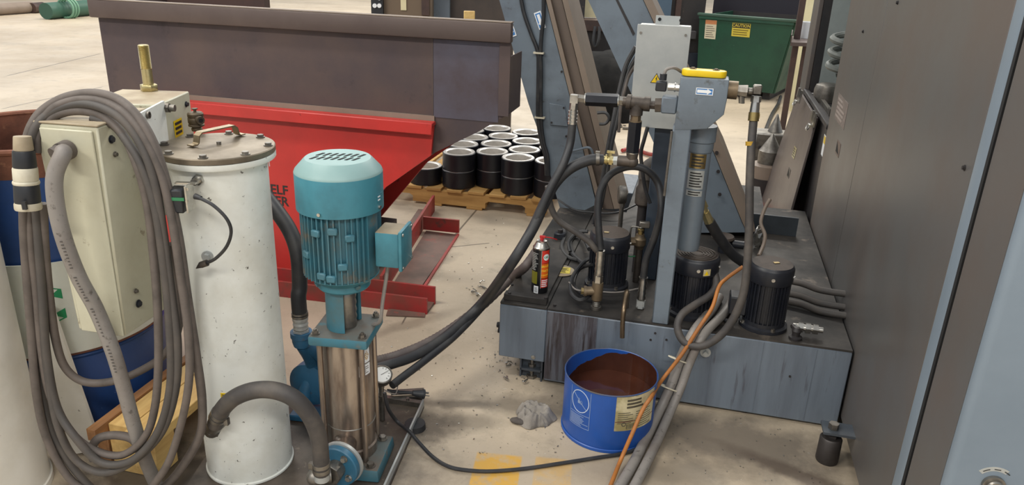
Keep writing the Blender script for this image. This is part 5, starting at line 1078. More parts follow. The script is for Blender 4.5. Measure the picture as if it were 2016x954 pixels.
# ================= CHIP CONVEYORS =================
def conveyor(label, y0, pl, strips, dep):
    P3 = [ay(px, py, y0) for px, py in pl]
    t = thing('chip_conveyor', label, 'conveyor', (P3[-2].x, y0, P3[-2].z), 'inclined chip conveyors')
    obj('side_panel', MB().prism(P3, (0, dep, 0)), machine_grey, t)
    for nm, q, dy, dd, m in strips: obj(nm, MB().prism([ay(px, py, y0 + dy) for px, py in q], (0, dd, 0)), m, t)
    return t
cy1 = 1.2
cv = conveyor('left inclined grey chip conveyor rising behind the hopper with arrow signs and cables', cy1, [(945, -140), (1038, -140), (1074, 0), (1124, 200), (1174, 402), (1150, 414), (1104, 416), (1058, 253), (1040, 203), (983, 0)],
   [('edge_lip', [(1038.5, -140), (1047, -140), (1084, 0), (1138, 220), (1187, 411), (1179, 413), (1125, 200), (1075, 0)], -.012, .05, tan_strip), ('belt_cover', [(1047.5, -140), (1070, -140), (1106, 0), (1160, 220), (1208, 411), (1188, 411), (1139, 220), (1085, 0)], .02, .25, chute_brown), ('edge_lip', [(1070.5, -140), (1080, -140), (1118, 0), (1176, 230), (1225, 410), (1209, 411), (1161, 220), (1107, 0)], -.012, .29, tan_strip)], .28)
def sign(par, c, u_, v_, sw, sh, yv):
    fn = flat(c, u_, v_); sg = obj('arrow_sign', rect(MB(), fn, -sw, sw, -sh, sh, 0, .001), bright_white, par, label='blue and white direction sign')
    b = MB(); rect(b, fn, -sw + .006, sw - .006, -sh + .004, sh - .004, .0011, .0016); f2 = obj('sign_field', b, sign_blue, sg)
    b = MB(); rect(b, fn, -sw + .012, sw * .3, -sh * .4, sh * .4, .0017, .0022); b.prism([fn(sw * .3, -sh * .72, .0017), fn(sw - .012, 0, .0017), fn(sw * .3, sh * .72, .0017)], u_.cross(v_).normalized() * .0005); obj('arrow', b, bright_white, f2)
yv = cy1 - .0012
d1 = (ay(1070, 55, yv) - ay(1060, 25, yv)).normalized(); n1 = V(-d1.z, 0, d1.x)
sign(cv, ay(1063, 40, yv), d1, V(-d1.z, 0, d1.x) if (d1.cross(V(-d1.z, 0, d1.x))).y < 0 else V(d1.z, 0, -d1.x), .04, .017, yv)
d2 = (ay(1012, 72, yv) - ay(1003, 45, yv)).normalized(); sign(cv, ay(1006, 58, yv), d2, V(-d2.z, 0, d2.x) if (d2.cross(V(-d2.z, 0, d2.x))).y < 0 else V(d2.z, 0, -d2.x), .035, .017, yv)
b = MB(); b.prism([ay(px, py, cy1 - .008) for px, py in ((1081, 203), (1112, 208), (1118, 249), (1083, 246))], (0, .0075, 0)); obj('access_cover', b.bevel(.002), machine_grey, cv)
for px, py in ((1110, 212), (1086, 241)): q = ay(px, py, cy1 - .008); obj('cover_screw', MB().cyl(q, q - V(0, .003, 0), .005, seg=8), dark_steel, cv)
b = MB(); b.tube([ay(1121, 298, cy1 - .02), ay(1140, 294, cy1 - .04), ay(1156, 290, cy1 - .06), ay(1164, 294, cy1 - .06), ay(1168, 306, cy1 - .05), ay(1170, 318, cy1 - .01)], .006, 8); obj('grab_handle', b, machine_grey, cv)
for px, py in ((1098, 141), (1107, 268)): q = ay(px + 8, py, cy1 - .013); obj('lip_bolt', MB().cyl(q, q - V(0, .004, 0), .006, seg=8), dark_steel, cv)
yc_ = cy1 - .014
for nm, lb, pts in (('drive_cable', 'left black cable clipped down the face of the left conveyor', [(1022, -30), (1030, 20), (1045, 65), (1058, 100), (1060, 135), (1059, 230), (1066, 280), (1074, 310), (1076, 345)]), ('drive_cable', 'right black cable clipped down the face of the left conveyor', [(1070, -30), (1070, 30), (1066, 70), (1064, 104), (1065, 140), (1065, 230), (1070, 278), (1078, 308), (1080, 345)])):
    hose(nm, lb, [ay(px, py, yc_) for px, py in pts], .0095, black_rubber, 'cable', group='cables on the left conveyor', seg=8)
for px, py, d in ((1061, 104, 'upper'), (1063, 231, 'lower')):
    q = ay(px, py, yc_); b = MB(); b.box(q - V(0, .011, 0), (.046, .004, .008)); b.box(q + V(0, .008, 0), (.046, .004, .008)); b.box(q + V(-.023, 0, 0), (.004, .022, .008)); b.box(q + V(.023, 0, 0), (.004, .022, .008)); tag(obj('zip_tie', b, plastic_white, None, q), d + ' white zip tie holding cables on the left conveyor', 'zip tie', 'zip ties on the conveyor cables')
cy2 = .98
cv2 = conveyor('right inclined grey chip conveyor passing behind the galvanised box', cy2, [(1095, -140), (1197, -140), (1266, 0), (1405, 300), (1460, 436), (1470, 457), (1370, 458), (1341, 400), (1225, 145), (1158, 0)],
   [('edge_lip', [(1198, -140), (1213, -140), (1284, 0), (1424, 290), (1474, 420), (1487, 455), (1471, 458), (1461, 436), (1406, 300), (1267, 0)], -.01, .22, tan_strip)], .2)
b = MB(); b.prism([ay(px, py, cy2 - .003) for px, py in ((1183, -60), (1187, -60), (1250, 66), (1246, 70))], (0, .0028, 0)); obj('panel_seam', b, dark_steel, cv2)
for px, py in ((1409, 300), (1412, 337), (1415, 382)): q = ay(px + 2, py, cy2 - .011); obj('lip_bolt', MB().cyl(q, q - V(0, .008, 0), .008, seg=8), dark_steel, cv2)
# loose cables hanging between conveyor and box
for i, (lb, pts, r, m) in enumerate((('outer black cable hanging left of the galvanised box', [(1252, 92, .5), (1232, 130, .5), (1218, 185, .48), (1208, 235, .46), (1199, 280, .45), (1190, 330, .45), (1178, 400, .45), (1168, 440, .45)], .009, black_rubber), ('inner black cable hanging left of the galvanised box', [(1256, 108, .5), (1238, 140, .5), (1224, 190, .48), (1214, 240, .46), (1204, 285, .45), (1196, 335, .45), (1184, 400, .46), (1172, 445, .46)], .008, black_rubber), ('grey cable hanging left of the galvanised box', [(1254, 125, .47), (1238, 150, .48), (1228, 185, .46), (1222, 210, .46), (1218, 260, .46)], .006, cable_grey))):
    hose('hanging_cable', lb, [ay(*p) for p in pts], r, m, 'cable', group='cables beside the galvanised box', seg=8)
hose('hook_pipe', 'short black pipe bent like a hook behind the manifold', [ay(*p) for p in ((1176, 222, .5), (1192, 222, .5), (1199, 233, .5), (1192, 243, .5), (1180, 244, .5))], .006, black_rubber, 'pipe', seg=8)
hose('column_cable', 'black cable running down beside the galvanised box column', [ay(*p) for p in ((1275, 250, .33), (1268, 275, .33), (1262, 300, .33), (1264, 330, .33), (1270, 370, .34), (1280, 400, .34))], .007, black_rubber, 'cable', seg=8)

# ================= BUCKET =================
BX, BY = -.221, -.205
br, bh = .1525, .212
t = thing('oil_bucket', 'cut down blue steel bucket half full of dark brown used oil', 'bucket', (BX, BY, 0))
obj('shell', MB().lathe([(0, .002), (br - .003, .002), (br - .001, .008), (br, .02), (br, bh), (br - .0025, bh), (br - .0025, .012), (0, .012)], (BX, BY, 0), seg=64), bucket_blue, t)
b = MB(); b.tube([V(BX + br * math.cos(2 * PI * k / 40), BY + br * math.sin(2 * PI * k / 40), bh) for k in range(40)], .0022, 6, 2, closed=True); obj('rim', b, mat('worn_rim', '3f5f96', .4, .4, '5f584f', 9, .45, .66), t)
b = MB(); b.lathe([(br - .001, .006), (br + .003, .001), (br + .003, .010), (br, .012), (br - .001, .006)], (BX, BY, 0), seg=64); obj('bottom_chime', b, bucket_blue, t)
oz = max(.09, min(.17, ay(1200, 727, BY + br - .005).z))
obj('oil_surface', MB().lathe([(0, oz), (br - .0027, oz), (br - .0027, oz - .02), (0, oz - .02)], (BX, BY, 0), seg=64), oil, t, label='dark brown oil')
ba = math.atan2(CAMP.y - BY, CAMP.x - BX)
def bang(px, z):
    return min([ba + k * .005 for k in range(-300, 300)], key=lambda a: abs((lambda v: 1008 + FPX * v.dot(RGT) / v.dot(FWD) - px)(V(BX + br * math.cos(a), BY + br * math.sin(a), z) - CAMP)))
def bzt(a, py): return zat(BX + br * math.cos(a), BY + br * math.sin(a), py)
a0, a1 = bang(1124, .12), bang(1161, .12); am2 = (a0 + a1) / 2; hw = (a1 - a0) / 2 * br
zt4, zb4 = bh - .008, bzt(am2, 838)
fnb = wrapf((BX, BY, 0), br + .0003, am2, 0)
b = MB(); ns = 60; ra, rb = br - .0042, br - .0030
for i in range(ns):
    A4 = []
    for k in (i, i + 1):
        f_ = k / ns; an = -.35 + 3.5 * f_; hh = (bh - oz - .012) * max(0, min(1, (1.0 - f_) * 2.2 - .15 + .25 * mn.noise(V(f_ * 9, 0, 0)) + .12 * mn.noise(V(f_ * 30, 3, 0)))) * min(1, f_ * 6) + .012
        for rr_ in (ra, rb): A4.append([V(BX + rr_ * math.cos(an), BY + rr_ * math.sin(an), z) for z in (oz + .0005, oz + hh)])
    (a0, a1), (b0, b1), (c0_, c1_), (d0, d1) = A4; b.hexa([a0, c0_, d0, b0], [a1, c1_, d1, b1])
bmesh.ops.remove_doubles(b.bm, verts=b.bm.verts, dist=1e-6); obj('oil_film', b, oil, t, label='dark oil film left on the inner wall')
lb = obj('hazard_print', ringband(MB(), fnb, 0, zt4 - hw * 1.05, hw * .88, hw * 1.0, .0025, 0, .0005, 28), print_white, t, label='white printed warning panel with crossed circle')
b = MB(); c_ = zt4 - hw * 1.05
rect(b, lambda x, y, z: fnb(x * .75 + y * .66, c_ - x * .66 + y * .75, z), -hw * .9, hw * .9, -.0012, .0012, 0, .0006, 4)
b.bevel(0.0001) if 0 else None
for q in ((-hw, -hw + .0015, zb4, zt4), (hw - .0015, hw, zb4, zt4), (-hw, hw, zb4, zb4 + .0015), (-hw, hw, zt4 - hw * 2.2, zt4 - hw * 2.2 + .0015)): rect(b, fnb, *q, 0, .0005, 5)
ringband(b, fnb, -.004, c_ + .007, .004, .004, .0015, 0, .0005, 10); rect(b, fnb, -.008, .001, c_ - .008, c_ + .002, 0, .0004, 2); ringband(b, fnb, .006, c_ - .003, .005, .007, .0012, 0, .0005, 10)
lines(b, fnb, -hw + .004, hw - .003, zb4 + .004, zt4 - hw * 2.3, 9, 0, .0005, .45, .45, 4); obj('print', b, mat('faded_print', '7f93b5', .6), lb)
a0, a1 = bang(1210, .12), bang(1283, .12); am3 = (a0 + a1) / 2; hw = (a1 - a0) / 2 * br; zb5 = bzt(a0, 848); zt5 = bh - .003
lb = obj('paper_label', MB().patch((BX, BY, 0), br + .0002, a0, a1, zb5, zt5, 14, .0008), paper, t, label='stained paper label with faded print')
fnb = wrapf((BX, BY, 0), br + .0012, am3, 0); b = MB()
lines(b, fnb, -hw * .55, hw * .35, zt5 - .045, zt5 - .008, 3, 0, .0003, .6, .3, 6); lines(b, fnb, -hw * .9, -hw * .2, zt5 - .1, zt5 - .055, 6, 0, .0003, .3, .6, 4); lines(b, fnb, -hw * .1, hw * .8, zt5 - .12, zt5 - .055, 8, 0, .0003, .25, .6, 6)
ringband(b, fnb, -hw * .62, zt5 - .1, .008, .008, .003, 0, .0004, 14)
for k in range(12): rect(b, fnb, -hw * .5 + k * .004, -hw * .5 + k * .004 + .0012 + .001 * (k % 3 == 0), zb5 + .006, zb5 + .024, 0, .0003)
obj('print', b, mat('faded_black_print', '4f4a3c', .7), lb)
b = MB(); rect(b, fnb, -hw, hw, zb5 + .032, zb5 + .0345, 0, .0003, 8); obj('red_line', b, rust, lb)

# ================= RAG AND SCRAP =================
b = MB(); rr = random.Random(9); qc = az(1052, 812, .02); n_ = 26
import mathutils.noise as mn
g = []
for i in range(n_ + 1):
    row = []
    for j in range(n_ + 1):
        u_, v_ = i / n_ * 2 - 1, j / n_ * 2 - 1; r_ = max(abs(u_), abs(v_)); th = math.atan2(v_, u_)
        R0 = (.072 + .007 * math.sin(3 * th + 1) + .004 * math.sin(7 * th)) * r_
        x, y = R0 * math.cos(th) * .95, R0 * math.sin(th) * .95
        rid = 1 - abs(mn.noise(V(u_ * 1.7 + 3, v_ * 1.7, 4)) * 2); rid2 = 1 - abs(mn.noise(V(u_ * 3.6, v_ * 3.6 + 7, 1)) * 2)
        h = (1 - r_ ** 5) * (.018 + .02 * rid + .012 * rid2) 
        row.append((x, y, h + .003))
    g.append(row)
Tp = [[b.bm.verts.new((qc.x + x, qc.y + y, z)) for x, y, z in r] for r in g]
Bt = [[b.bm.verts.new((qc.x + x * .96, qc.y + y * .96, .0008)) for x, y, z in r] for r in g]
for i in range(n_):
    for j in range(n_): b._f([Tp[i][j], Tp[i + 1][j], Tp[i + 1][j + 1], Tp[i][j + 1]]); b._f([Bt[i][j], Bt[i][j + 1], Bt[i + 1][j + 1], Bt[i + 1][j]])
for k in range(n_):
    for A, B in (((k, 0), (k + 1, 0)), ((n_, k), (n_, k + 1)), ((k + 1, n_), (k, n_)), ((0, k + 1), (0, k))): b._f([Tp[A[0]][A[1]], Bt[A[0]][A[1]], Bt[B[0]][B[1]], Tp[B[0]][B[1]]])
rg = obj('rag', b, rag_cloth, None, (qc.x, qc.y, 0), smooth=75); tag(rg, 'crumpled dirty grey rag lying on the floor left of the bucket', 'rag')
q = az(1017, 828, .012); b = MB(); b.sph((q.x + .01, q.y + .004, .011), .026, 14, 8, (1.35, .62, .4)); b.sph((q.x + .015, q.y + .055, .009), .03, 12, 6, (.8, 1.1, .28)); obj('dark_corner', b, mat('rag_dark', '57504b', .9, 0, '443f3c', 9, .4, .64), rg, label='darker greasy corner of the rag')
b = MB(); rr = random.Random(21)
def flake(px, py, s):
    p = az(px, py, 0); b.box((p.x, p.y, .0015 + s * .2), (s, s * .5, s * .3), M=Matrix.Rotation(rr.uniform(0, 6), 3, 'Z') @ Matrix.Rotation(rr.uniform(-.5, .5), 3, 'X'))
for _ in range(210):
    px, py = rr.uniform(770, 1110), rr.uniform(640, 900); flake(px, py, rr.choice((.0025, .003, .004, .006)))
for _ in range(60): flake(rr.gauss(1000, 30), rr.gauss(705, 25), rr.choice((.004, .005, .008)))
for _ in range(40): flake(rr.uniform(870, 1000), rr.uniform(430, 600), rr.choice((.004, .006, .008)))
for _ in range(60): flake(rr.uniform(600, 830), rr.uniform(780, 900), .004)
for _ in range(50): flake(rr.uniform(1300, 1640), rr.uniform(820, 950), .004)
for cx_, cy_, sc_ in ((945, 562, 1), (935, 572, .9), (950, 555, .8), (940, 580, .8), (952, 568, .9), (1000, 716, .9), (996, 743, .6), (1003, 720, .7), (1032, 748, .7)):
    p = az(cx_, cy_, .012); b.tube([p + V(rr.uniform(-1, 1), rr.uniform(-1, 1), rr.uniform(-.5, .6)) * .018 * sc_ for _ in range(5)], .003, 5, 5)
sc_ = obj('metal_chips', b, steel, None, smooth=10); sc_['kind'] = 'stuff'; tag(sc_, 'scattered bright metal chips and curls on the concrete floor', 'metal chips')

# ================= TALL GREY CABINET ON THE RIGHT =================
cb = thing('machine_cabinet', 'tall grey sheet metal machine cabinet filling the right side', 'machine', (.9, .3, 0))
ZT = 2.0
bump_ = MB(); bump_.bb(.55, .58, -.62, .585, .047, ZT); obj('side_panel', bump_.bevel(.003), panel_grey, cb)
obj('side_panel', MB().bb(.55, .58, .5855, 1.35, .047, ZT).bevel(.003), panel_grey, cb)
obj('corner_post', MB().bb(.546, .60, -.70, -.6215, .03, ZT).bevel(.018, 4), panel_blue, cb, label='rounded lighter blue corner post')
obj('door_gap_shade', MB().bb(.5445, .56, -.715, -.7003, .03, ZT), dark_hole, cb)  # dark strip painted in for the shaded gap between post and door
dr = obj('front_door', MB().bb(.548, 1.45, -.93, -.7155, .03, ZT).bevel(.016, 4), panel_blue, cb, label='lighter blue grey front door')
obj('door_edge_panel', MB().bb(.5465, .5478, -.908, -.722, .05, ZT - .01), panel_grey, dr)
q = ay(1955, 953, -.93); b = MB(); b.cyl((q.x, -.9302, q.z), (q.x, -.938, q.z), .022, seg=28); b.lathe([(0, 0), (.015, 0), (.017, .006), (.015, .01), (0, .01)], (q.x, -.938, q.z), (0, -1, 0), 24); obj('lock', b, dull_steel, dr)
fn = flat((q.x, -.9302, q.z), (1, 0, 0), (0, 0, 1)); b = MB()
for k in range(10):
    t0 = math.radians(140 - 8 * k); t1 = t0 - math.radians(8); f_ = lambda r, a: (r * math.cos(a), r * math.sin(a)); qd = [f_(.033, t0), f_(.033, t1), f_(.043, t1), f_(.043, t0)]; b.hexa([fn(*p, .0) for p in qd], [fn(*p, .0008) for p in qd])
al = obj('lock_label', b, galvanised, dr); b = MB()
for a, w in ((2.2, .1), (2.02, .08), (1.57, .16), (1.1, .1), (.95, .08)):
    qd = [(.0365 * math.cos(a + w), .0365 * math.sin(a + w)), (.0365 * math.cos(a - w), .0365 * math.sin(a - w)), (.0385 * math.cos(a - w), .0385 * math.sin(a - w)), (.0385 * math.cos(a + w), .0385 * math.sin(a + w))]; b.hexa([fn(*p, .0009) for p in qd], [fn(*p, .0013) for p in qd])
obj('lock_print', b, ink, al)
obj('carcass', MB().bb(.582, 1.40, -.7, 1.33, .02, ZT - .02), dark_steel, cb)
obj('rear_wall', MB().bb(.95, 1.0, 1.335, 2.7, .0, ZT), mat('inside_wall', '8f9694', .5, 0, '7e8583', 4, .4, .66), cb)
obj('lower_recess', MB().bb(.60, .948, 1.36, 2.6, .0, .74), dark_steel, cb)
obj('shelf_pan', MB().bb(.575, .948, 1.36, 2.38, .741, .765), dark_steel, cb)
obj('sill_bar', MB().bb(.545, .575, 1.30 + .052, 2.40, .762, .79).bevel(.004), dark_steel, cb)
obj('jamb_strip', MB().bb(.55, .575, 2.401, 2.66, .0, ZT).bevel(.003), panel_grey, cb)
obj('jamb_wall', MB().bb(.62, .948, 2.38, 2.45, .77, ZT), MATS['inside_wall'], cb); obj('jamb_slot', MB().bb(.5755, .619, 2.39, 2.45, .77, ZT), dark_steel, cb)
# inside the opening
q = ay(1632, 160, 2.15); it = MB(); it.lathe([(0, .766), (.07, .766), (.07, .83), (.062, .855), (.04, .865), (0, .868)], (q.x, 2.15, 0), seg=28); obj('motor_dome', it, dull_steel, cb, label='rounded dull metal dome inside the opening')
b = MB(); b.bb(.60, .76, 1.70, 1.76, .766, .80); b.bb(.60, .62, 1.76, 2.05, .766, .79); obj('tray_edge', b, dull_steel, cb)
b = MB(); b.tube([V(ay(1656, 100, 1.9).x + (.05 + .0 * k) * math.cos(k * .7), 1.9 + .05 * math.sin(k * .7), ay(1656, 95, 1.9).z + .08 - k * .0075) for k in range(30)], .017, 8, 4); obj('coil_hose', b, mat('coil_grey_green', '6a6e69', .5), cb)
# recessed pulls, worn sticker, screws
def onx(px, py, x=.55): p = ax(px, py, x); return p
q = onx(1650, 292); b = MB(); b.bb(.5488, .5499, q.y - .05, q.y + .045, q.z - .03, q.z + .03); hp2 = obj('recessed_pull', b, mat('pull_brown', '54423d', .4), cb); b = MB(); b.prism([V(.5484, q.y - .035, q.z - .02), V(.5484, q.y + .04, q.z - .02), V(.5484, q.y + .04, q.z + .024)], (.0003, 0, 0)); obj('pull_opening', b, dark_hole, hp2)
q = onx(1656, 218); st = obj('worn_sticker', MB().bb(.5490, .5499, q.y - .14, q.y + .13, q.z - .055, q.z + .055), mat('worn_sticker', '6f645f', .5, 0, '8b7f78', 40, .5, .62), cb)
fn = flat((.5489, q.y, q.z), (0, -1, 0), (0, 0, 1)); obj('print', lines(MB(), fn, -.11, .1, -.045, .045, 5, 0, .0004, .5, .5), mat('ghost_print', '978b84', .6), st)
for px, py in ((1768, 5), (1900, 330), (1700, 62)): q = onx(px, py); obj('panel_screw', MB().bolt((.5499, q.y, q.z), (-1, 0, 0), .005, .004), dark_steel, cb)
q = onx(1627, 650); obj('bulkhead_nut', MB().cyl((.5499, q.y, q.z), (.535, q.y, q.z), .014, seg=6).cyl((.535, q.y, q.z), (.525, q.y, q.z), .008, seg=10), steel, cb)
# levelling foot at the near corner
q = az(1627, 905); b = MB(); b.lathe([(0, .0005), (.033, .0005), (.035, .006), (.034, .085), (.03, .09), (0, .09)], (q.x, q.y, 0), seg=28); obj('levelling_foot', b, mat('foot_iron', '4c4846', .45, .5, '3b3634', 6, .4, .66), cb)
b = MB(); b.cyl((q.x, q.y, .0905), (q.x, q.y, .13), .012, seg=10); b.cyl((q.x, q.y, .0905), (q.x, q.y, .102), .02, seg=6); obj('foot_screw', b, dark_steel, cb)
b = MB(); b.bb(q.x - .032, .60, q.y - .03, q.y + .04, .112, .12); b.bb(.582, .60, q.y - .03, q.y + .04, .1205, .2); obj('foot_bracket', b, mat('bracket_grey', '4c535b', .45, 0, '3f444a', 6, .4, .66), cb); b = MB(); b.cyl((q.x, q.y, .1205), (q.x, q.y, .14), .016, seg=6); obj('foot_nut', b, dull_steel, cb)

# leaning cover panel
cp_ = thing('cover_panel', 'brownish grey sheet metal cover with two latches leaning on the cabinet frame', 'panel', (.47, 2.0, 0))
A0, A1 = V(.462, 1.62, .002), V(.40, 2.5, .002); B0, B1 = V(.53, 1.62, .765), V(.53, 2.5, .765)
bd = [A0, A1, B1, B0]; nn_ = (A1 - A0).cross(B0 - A0).normalized(); nn_ = nn_ if nn_.x < 0 else -nn_
obj('sheet', MB().prism(bd, -nn_ * .012).bevel(.002), panel_brownish, cp_)
def onl(px, py):
    dd = ray(px, py); return CAMP + dd * ((A0 - CAMP).dot(nn_) / dd.dot(nn_))
lu = (A1 - A0).normalized(); lv = nn_.cross(lu).normalized(); lv = lv if lv.z > 0 else -lv
LM = Matrix((lu, lv, nn_)).transposed()
for px, py in ((1577, 190), (1605, 236)):
    q = onl(px, py); b = MB(); b.box(q + nn_ * .006, (.05, .07, .01), M=LM); b.box(q + nn_ * .018 + lv * .02, (.03, .05, .012), M=LM); b.cyl(q + nn_ * .02 - lv * .03 - lu * .025, q + nn_ * .02 - lv * .03 + lu * .025, .007, seg=8); b.tube([q + nn_ * .02 - lv * .02 - lu * .018, q + nn_ * .03 - lv * .05 - lu * .018, q + nn_ * .03 - lv * .05 + lu * .018, q + nn_ * .02 - lv * .02 + lu * .018], .004, 6, 4); obj('toggle_latch', b, steel, cp_)
q = onl(1564, 300); o = obj('faded_label', MB().box(q + nn_ * .001, (.07, .06, .001), M=LM), paper, cp_); obj('print', lines(MB(), lambda x, y, z: q + nn_ * (.0016 + z) - lu * x + lv * y, -.028, .028, -.024, .024, 4, 0, .0004, .4, .4), ink, o)
q = onl(1553, 340); b = MB(); b.box(q + nn_ * .0005, (.07, .05, .001), M=LM); rp_ = obj('recessed_pull', b, mat('pull_grey', '3c3836', .4), cp_); b = MB(); b.prism([q + nn_ * .0012 + lu * .02 - lv * .018, q + nn_ * .0012 - lu * .025 - lv * .018, q + nn_ * .0012 + lu * .02 + lv * .02], nn_ * .0004); obj('pull_opening', b, dark_hole, rp_)
q = V(.5448, 1.50, .70); b = MB(); 
o = obj('caution_sticker', MB().bb(.5585, .5595, 1.36, 1.46, .62, .72), bright_white, cb); obj('sticker_field', MB().bb(.5579, .5584, 1.37, 1.45, .68, .715), yellow, o)
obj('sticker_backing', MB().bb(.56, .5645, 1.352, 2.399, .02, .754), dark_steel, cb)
hose('beige_cable', 'thin beige cable hanging in front of the leaning cover', [ay(*p) for p in ((1516, 392, .95), (1505, 412, .92), (1498, 438, .88), (1506, 462, .84), (1503, 482, .8), (1494, 503, .74))], .008, tan_strip, 'cable', seg=8)

# ================= FAR BACKGROUND =================
# green tipping skip
z_ = .09
d0, d1 = az(1371, 166, z_), az(1521, 184, z_); dd = (d1 - d0).normalized(); dn = V(-dd.y, dd.x, 0)
T0, T1 = ay(1378, 30, d0.y), ay(1551, 42, d1.y - .03)
dp_ = 1.1; wq = (d1 - d0).length
t = thing('green_skip', 'green steel skip bin with caution sign standing far back on the floor', 'bin', ((d0 + d1) / 2))
ht = (T0.z + T1.z) / 2
def up(p, z): return V(p.x, p.y, z)
fl_, fr_ = d0, d1; tl, tr = up(d0 - dd * .03 - dn * .08, ht), up(d1 + dd * .13 - dn * .08, ht)
obj('front_panel', MB().hexa([fl_, fr_, fr_ + dn * .02, fl_ + dn * .02], [tl, tr, tr + dn * .02, tl + dn * .02]), dumpster_green, t)
for a_, c_ in ((fl_, tl), (fr_, tr)): obj('end_panel', MB().hexa([a_ + dn * .021, a_ + dn * .021 + dd * .02, a_ + dn * dp_ + dd * .02, a_ + dn * dp_], [c_ + dn * .021, c_ + dn * .021 + dd * .02, c_ + dn * (dp_ + .1) + dd * .02, c_ + dn * (dp_ + .1)]), dumpster_green, t)
obj('back_panel', MB().hexa([fl_ + dn * (dp_ + .001), fr_ + dn * (dp_ + .001), fr_ + dn * (dp_ + .02), fl_ + dn * (dp_ + .02)], [tl + dn * (dp_ + .101), tr + dn * (dp_ + .101), tr + dn * (dp_ + .12), tl + dn * (dp_ + .12)]), dark_steel, t)
obj('floor_panel', MB().prism([fl_ + dn * .021 + dd * .021, fr_ + dn * .021, fr_ + dn * dp_, fl_ + dn * dp_ + dd * .021], (0, 0, .012)), dark_steel, t)
obj('rim_bar', MB().prism([tl - dn * .03 - dd * .02, tr - dn * .03 + dd * .02, tr + dn * .04 + dd * .02, tl + dn * .04 - dd * .02], (0, 0, .03)).bevel(.006), mat('dark_green_rim', '3a5447', .5), t)
obj('rim_lip', MB().prism([tl - dn * .02, tr - dn * .02, tr + dn * .0, tl + dn * .0], (0, 0, -.03)), dumpster_green, t)
for k in (.1, .85): obj('runner', MB().prism([up(fl_ + dd * wq * k + dn * .1, .0), up(fl_ + dd * (wq * k + .08) + dn * .1, .0), up(fl_ + dd * (wq * k + .08) + dn * 1.0, .0), up(fl_ + dd * wq * k + dn * 1.0, .0)], (0, 0, .0895)), dark_steel, t)
fnv = (tl - fl_).normalized(); fnv = (up(fl_ - dn * .08, ht) - fl_).normalized(); fno = dd.cross(fnv).normalized()
def onf(px, py): r_ = ray(px, py); return CAMP + r_ * ((fl_ - CAMP).dot(fno) / r_.dot(fno))
def fplate(name, c, hw, hh, m, off, par, lab=None): fn = flat(c + fno * off, dd, fnv); return obj(name, rect(MB(), fn, -hw, hw, -hh, hh, 0, .002), m, par, label=lab), fn
c_ = onf(1459, 59); hw = (onf(1477, 59) - onf(1441, 59)).length / 2; hh = hw * .72
o, fn = fplate('caution_sign', c_, hw, hh, sign_yellow, .002, t, 'yellow and black caution sign')
bk = obj('sign_header', rect(MB(), fn, -hw * .96, hw * .96, hh * .28, hh * .95, .0021, .0035), ink, o)
obj('lettering', text_mb('CAUTION', hh * .62, .001, lambda a, c, d: fn(a, c + hh * .62, d + .0037), True), sign_yellow, bk)
obj('print', lines(MB(), fn, -hw * .85, hw * .85, -hh * .85, hh * .15, 3, .0021, .003, .4, .3), mat('sign_brown_print', '7a6a24', .6), o)
c_ = onf(1399, 58); hw = (onf(1410, 58) - onf(1388, 58)).length / 2; o, fn = fplate('notice_label', c_, hw, hw * 1.6, mat('notice_cream', 'd9d0b4', .5), .002, t, 'cream notice with an orange heading')
obj('heading', rect(MB(), fn, -hw, hw, hw * .9, hw * 1.58, .0021, .003), mat('notice_orange', 'cf8a5c', .5), o); obj('print', lines(MB(), fn, -hw * .8, hw * .8, -hw * 1.4, hw * .7, 6, .0021, .003, .25, .3), rim_brown, o)
b = MB(); b.box(up((tl + tr) / 2 + dn * 1.35, 1.1), (1.6, .1, 2.2), rz=math.atan2(dd.y, dd.x)); q_ = (tl + tr) / 2 + dn * 1.6
tag(obj('dark_curtain', b, mat('dark_blue_black', '1d1b26', .6), None, up(q_, 0)), 'dark blue black machine side standing behind the green skip', 'machine')
b = MB(); b.tube([az(*p) for p in ((1537, 190, .03), (1532, 205, .03), (1520, 225, .02), (1508, 255, .02), (1498, 285, .02), (1488, 300, .02))], .018, 6, 5); tag(obj('floor_cable', b, black_rubber, None, az(1510, 250, .02)), 'thin black cable lying on the bright floor near the green skip', 'cable')

# dark machinery between the conveyors and left of the skip
def wbox(px0, px1, pyt, pyb, dist, dep, zb=None):
    A, B = wy(px0, pyb, dist), wy(px1, pyb, dist); T = wy((px0 + px1) / 2, pyt, dist); z0 = min(A.z, B.z) if zb is None else zb
    return MB().hexa([V(A.x, A.y, z0), V(B.x, B.y, z0), V(B.x, B.y, z0) + HF * dep, V(A.x, A.y, z0) + HF * dep], [V(A.x, A.y, T.z), V(B.x, B.y, T.z), V(B.x, B.y, T.z) + HF * dep, V(A.x, A.y, T.z) + HF * dep])
def far(name, label, cat, px0, px1, pyt, pyb, dist, dep, m, zb=0.0005, parts=()):
    p = wy((px0 + px1) / 2, pyb, dist); t = thing(name, label, cat, (p.x, p.y, 0)); obj('body', wbox(px0, px1, pyt, pyb, dist, dep, zb), m, t)
    for nm, a, bq, c, d, off, dp2, mm in parts: obj(nm, wbox(a, bq, c, d, dist - off, dp2), mm, t)
    return t
far('workshop_machine', 'dark grimy machine base behind and left of the green skip', 'machine', 1256, 1372, -60, 158, 9.3, .8, dark_steel, parts=[('blue_panel', 1284, 1320, -40, 33, .03, .02, mat('dull_blue', '4a5f72', .5)), ('ledge', 1240, 1370, 60, 72, .1, .09, mat('ledge_grey', '454346', .5)), ('kick_panel', 1330, 1371, 104, 140, .04, .03, mat('navy_panel', '222a38', .5)), ('upright_bar', 1322, 1332, -40, 100, .06, .05, dark_brown)])
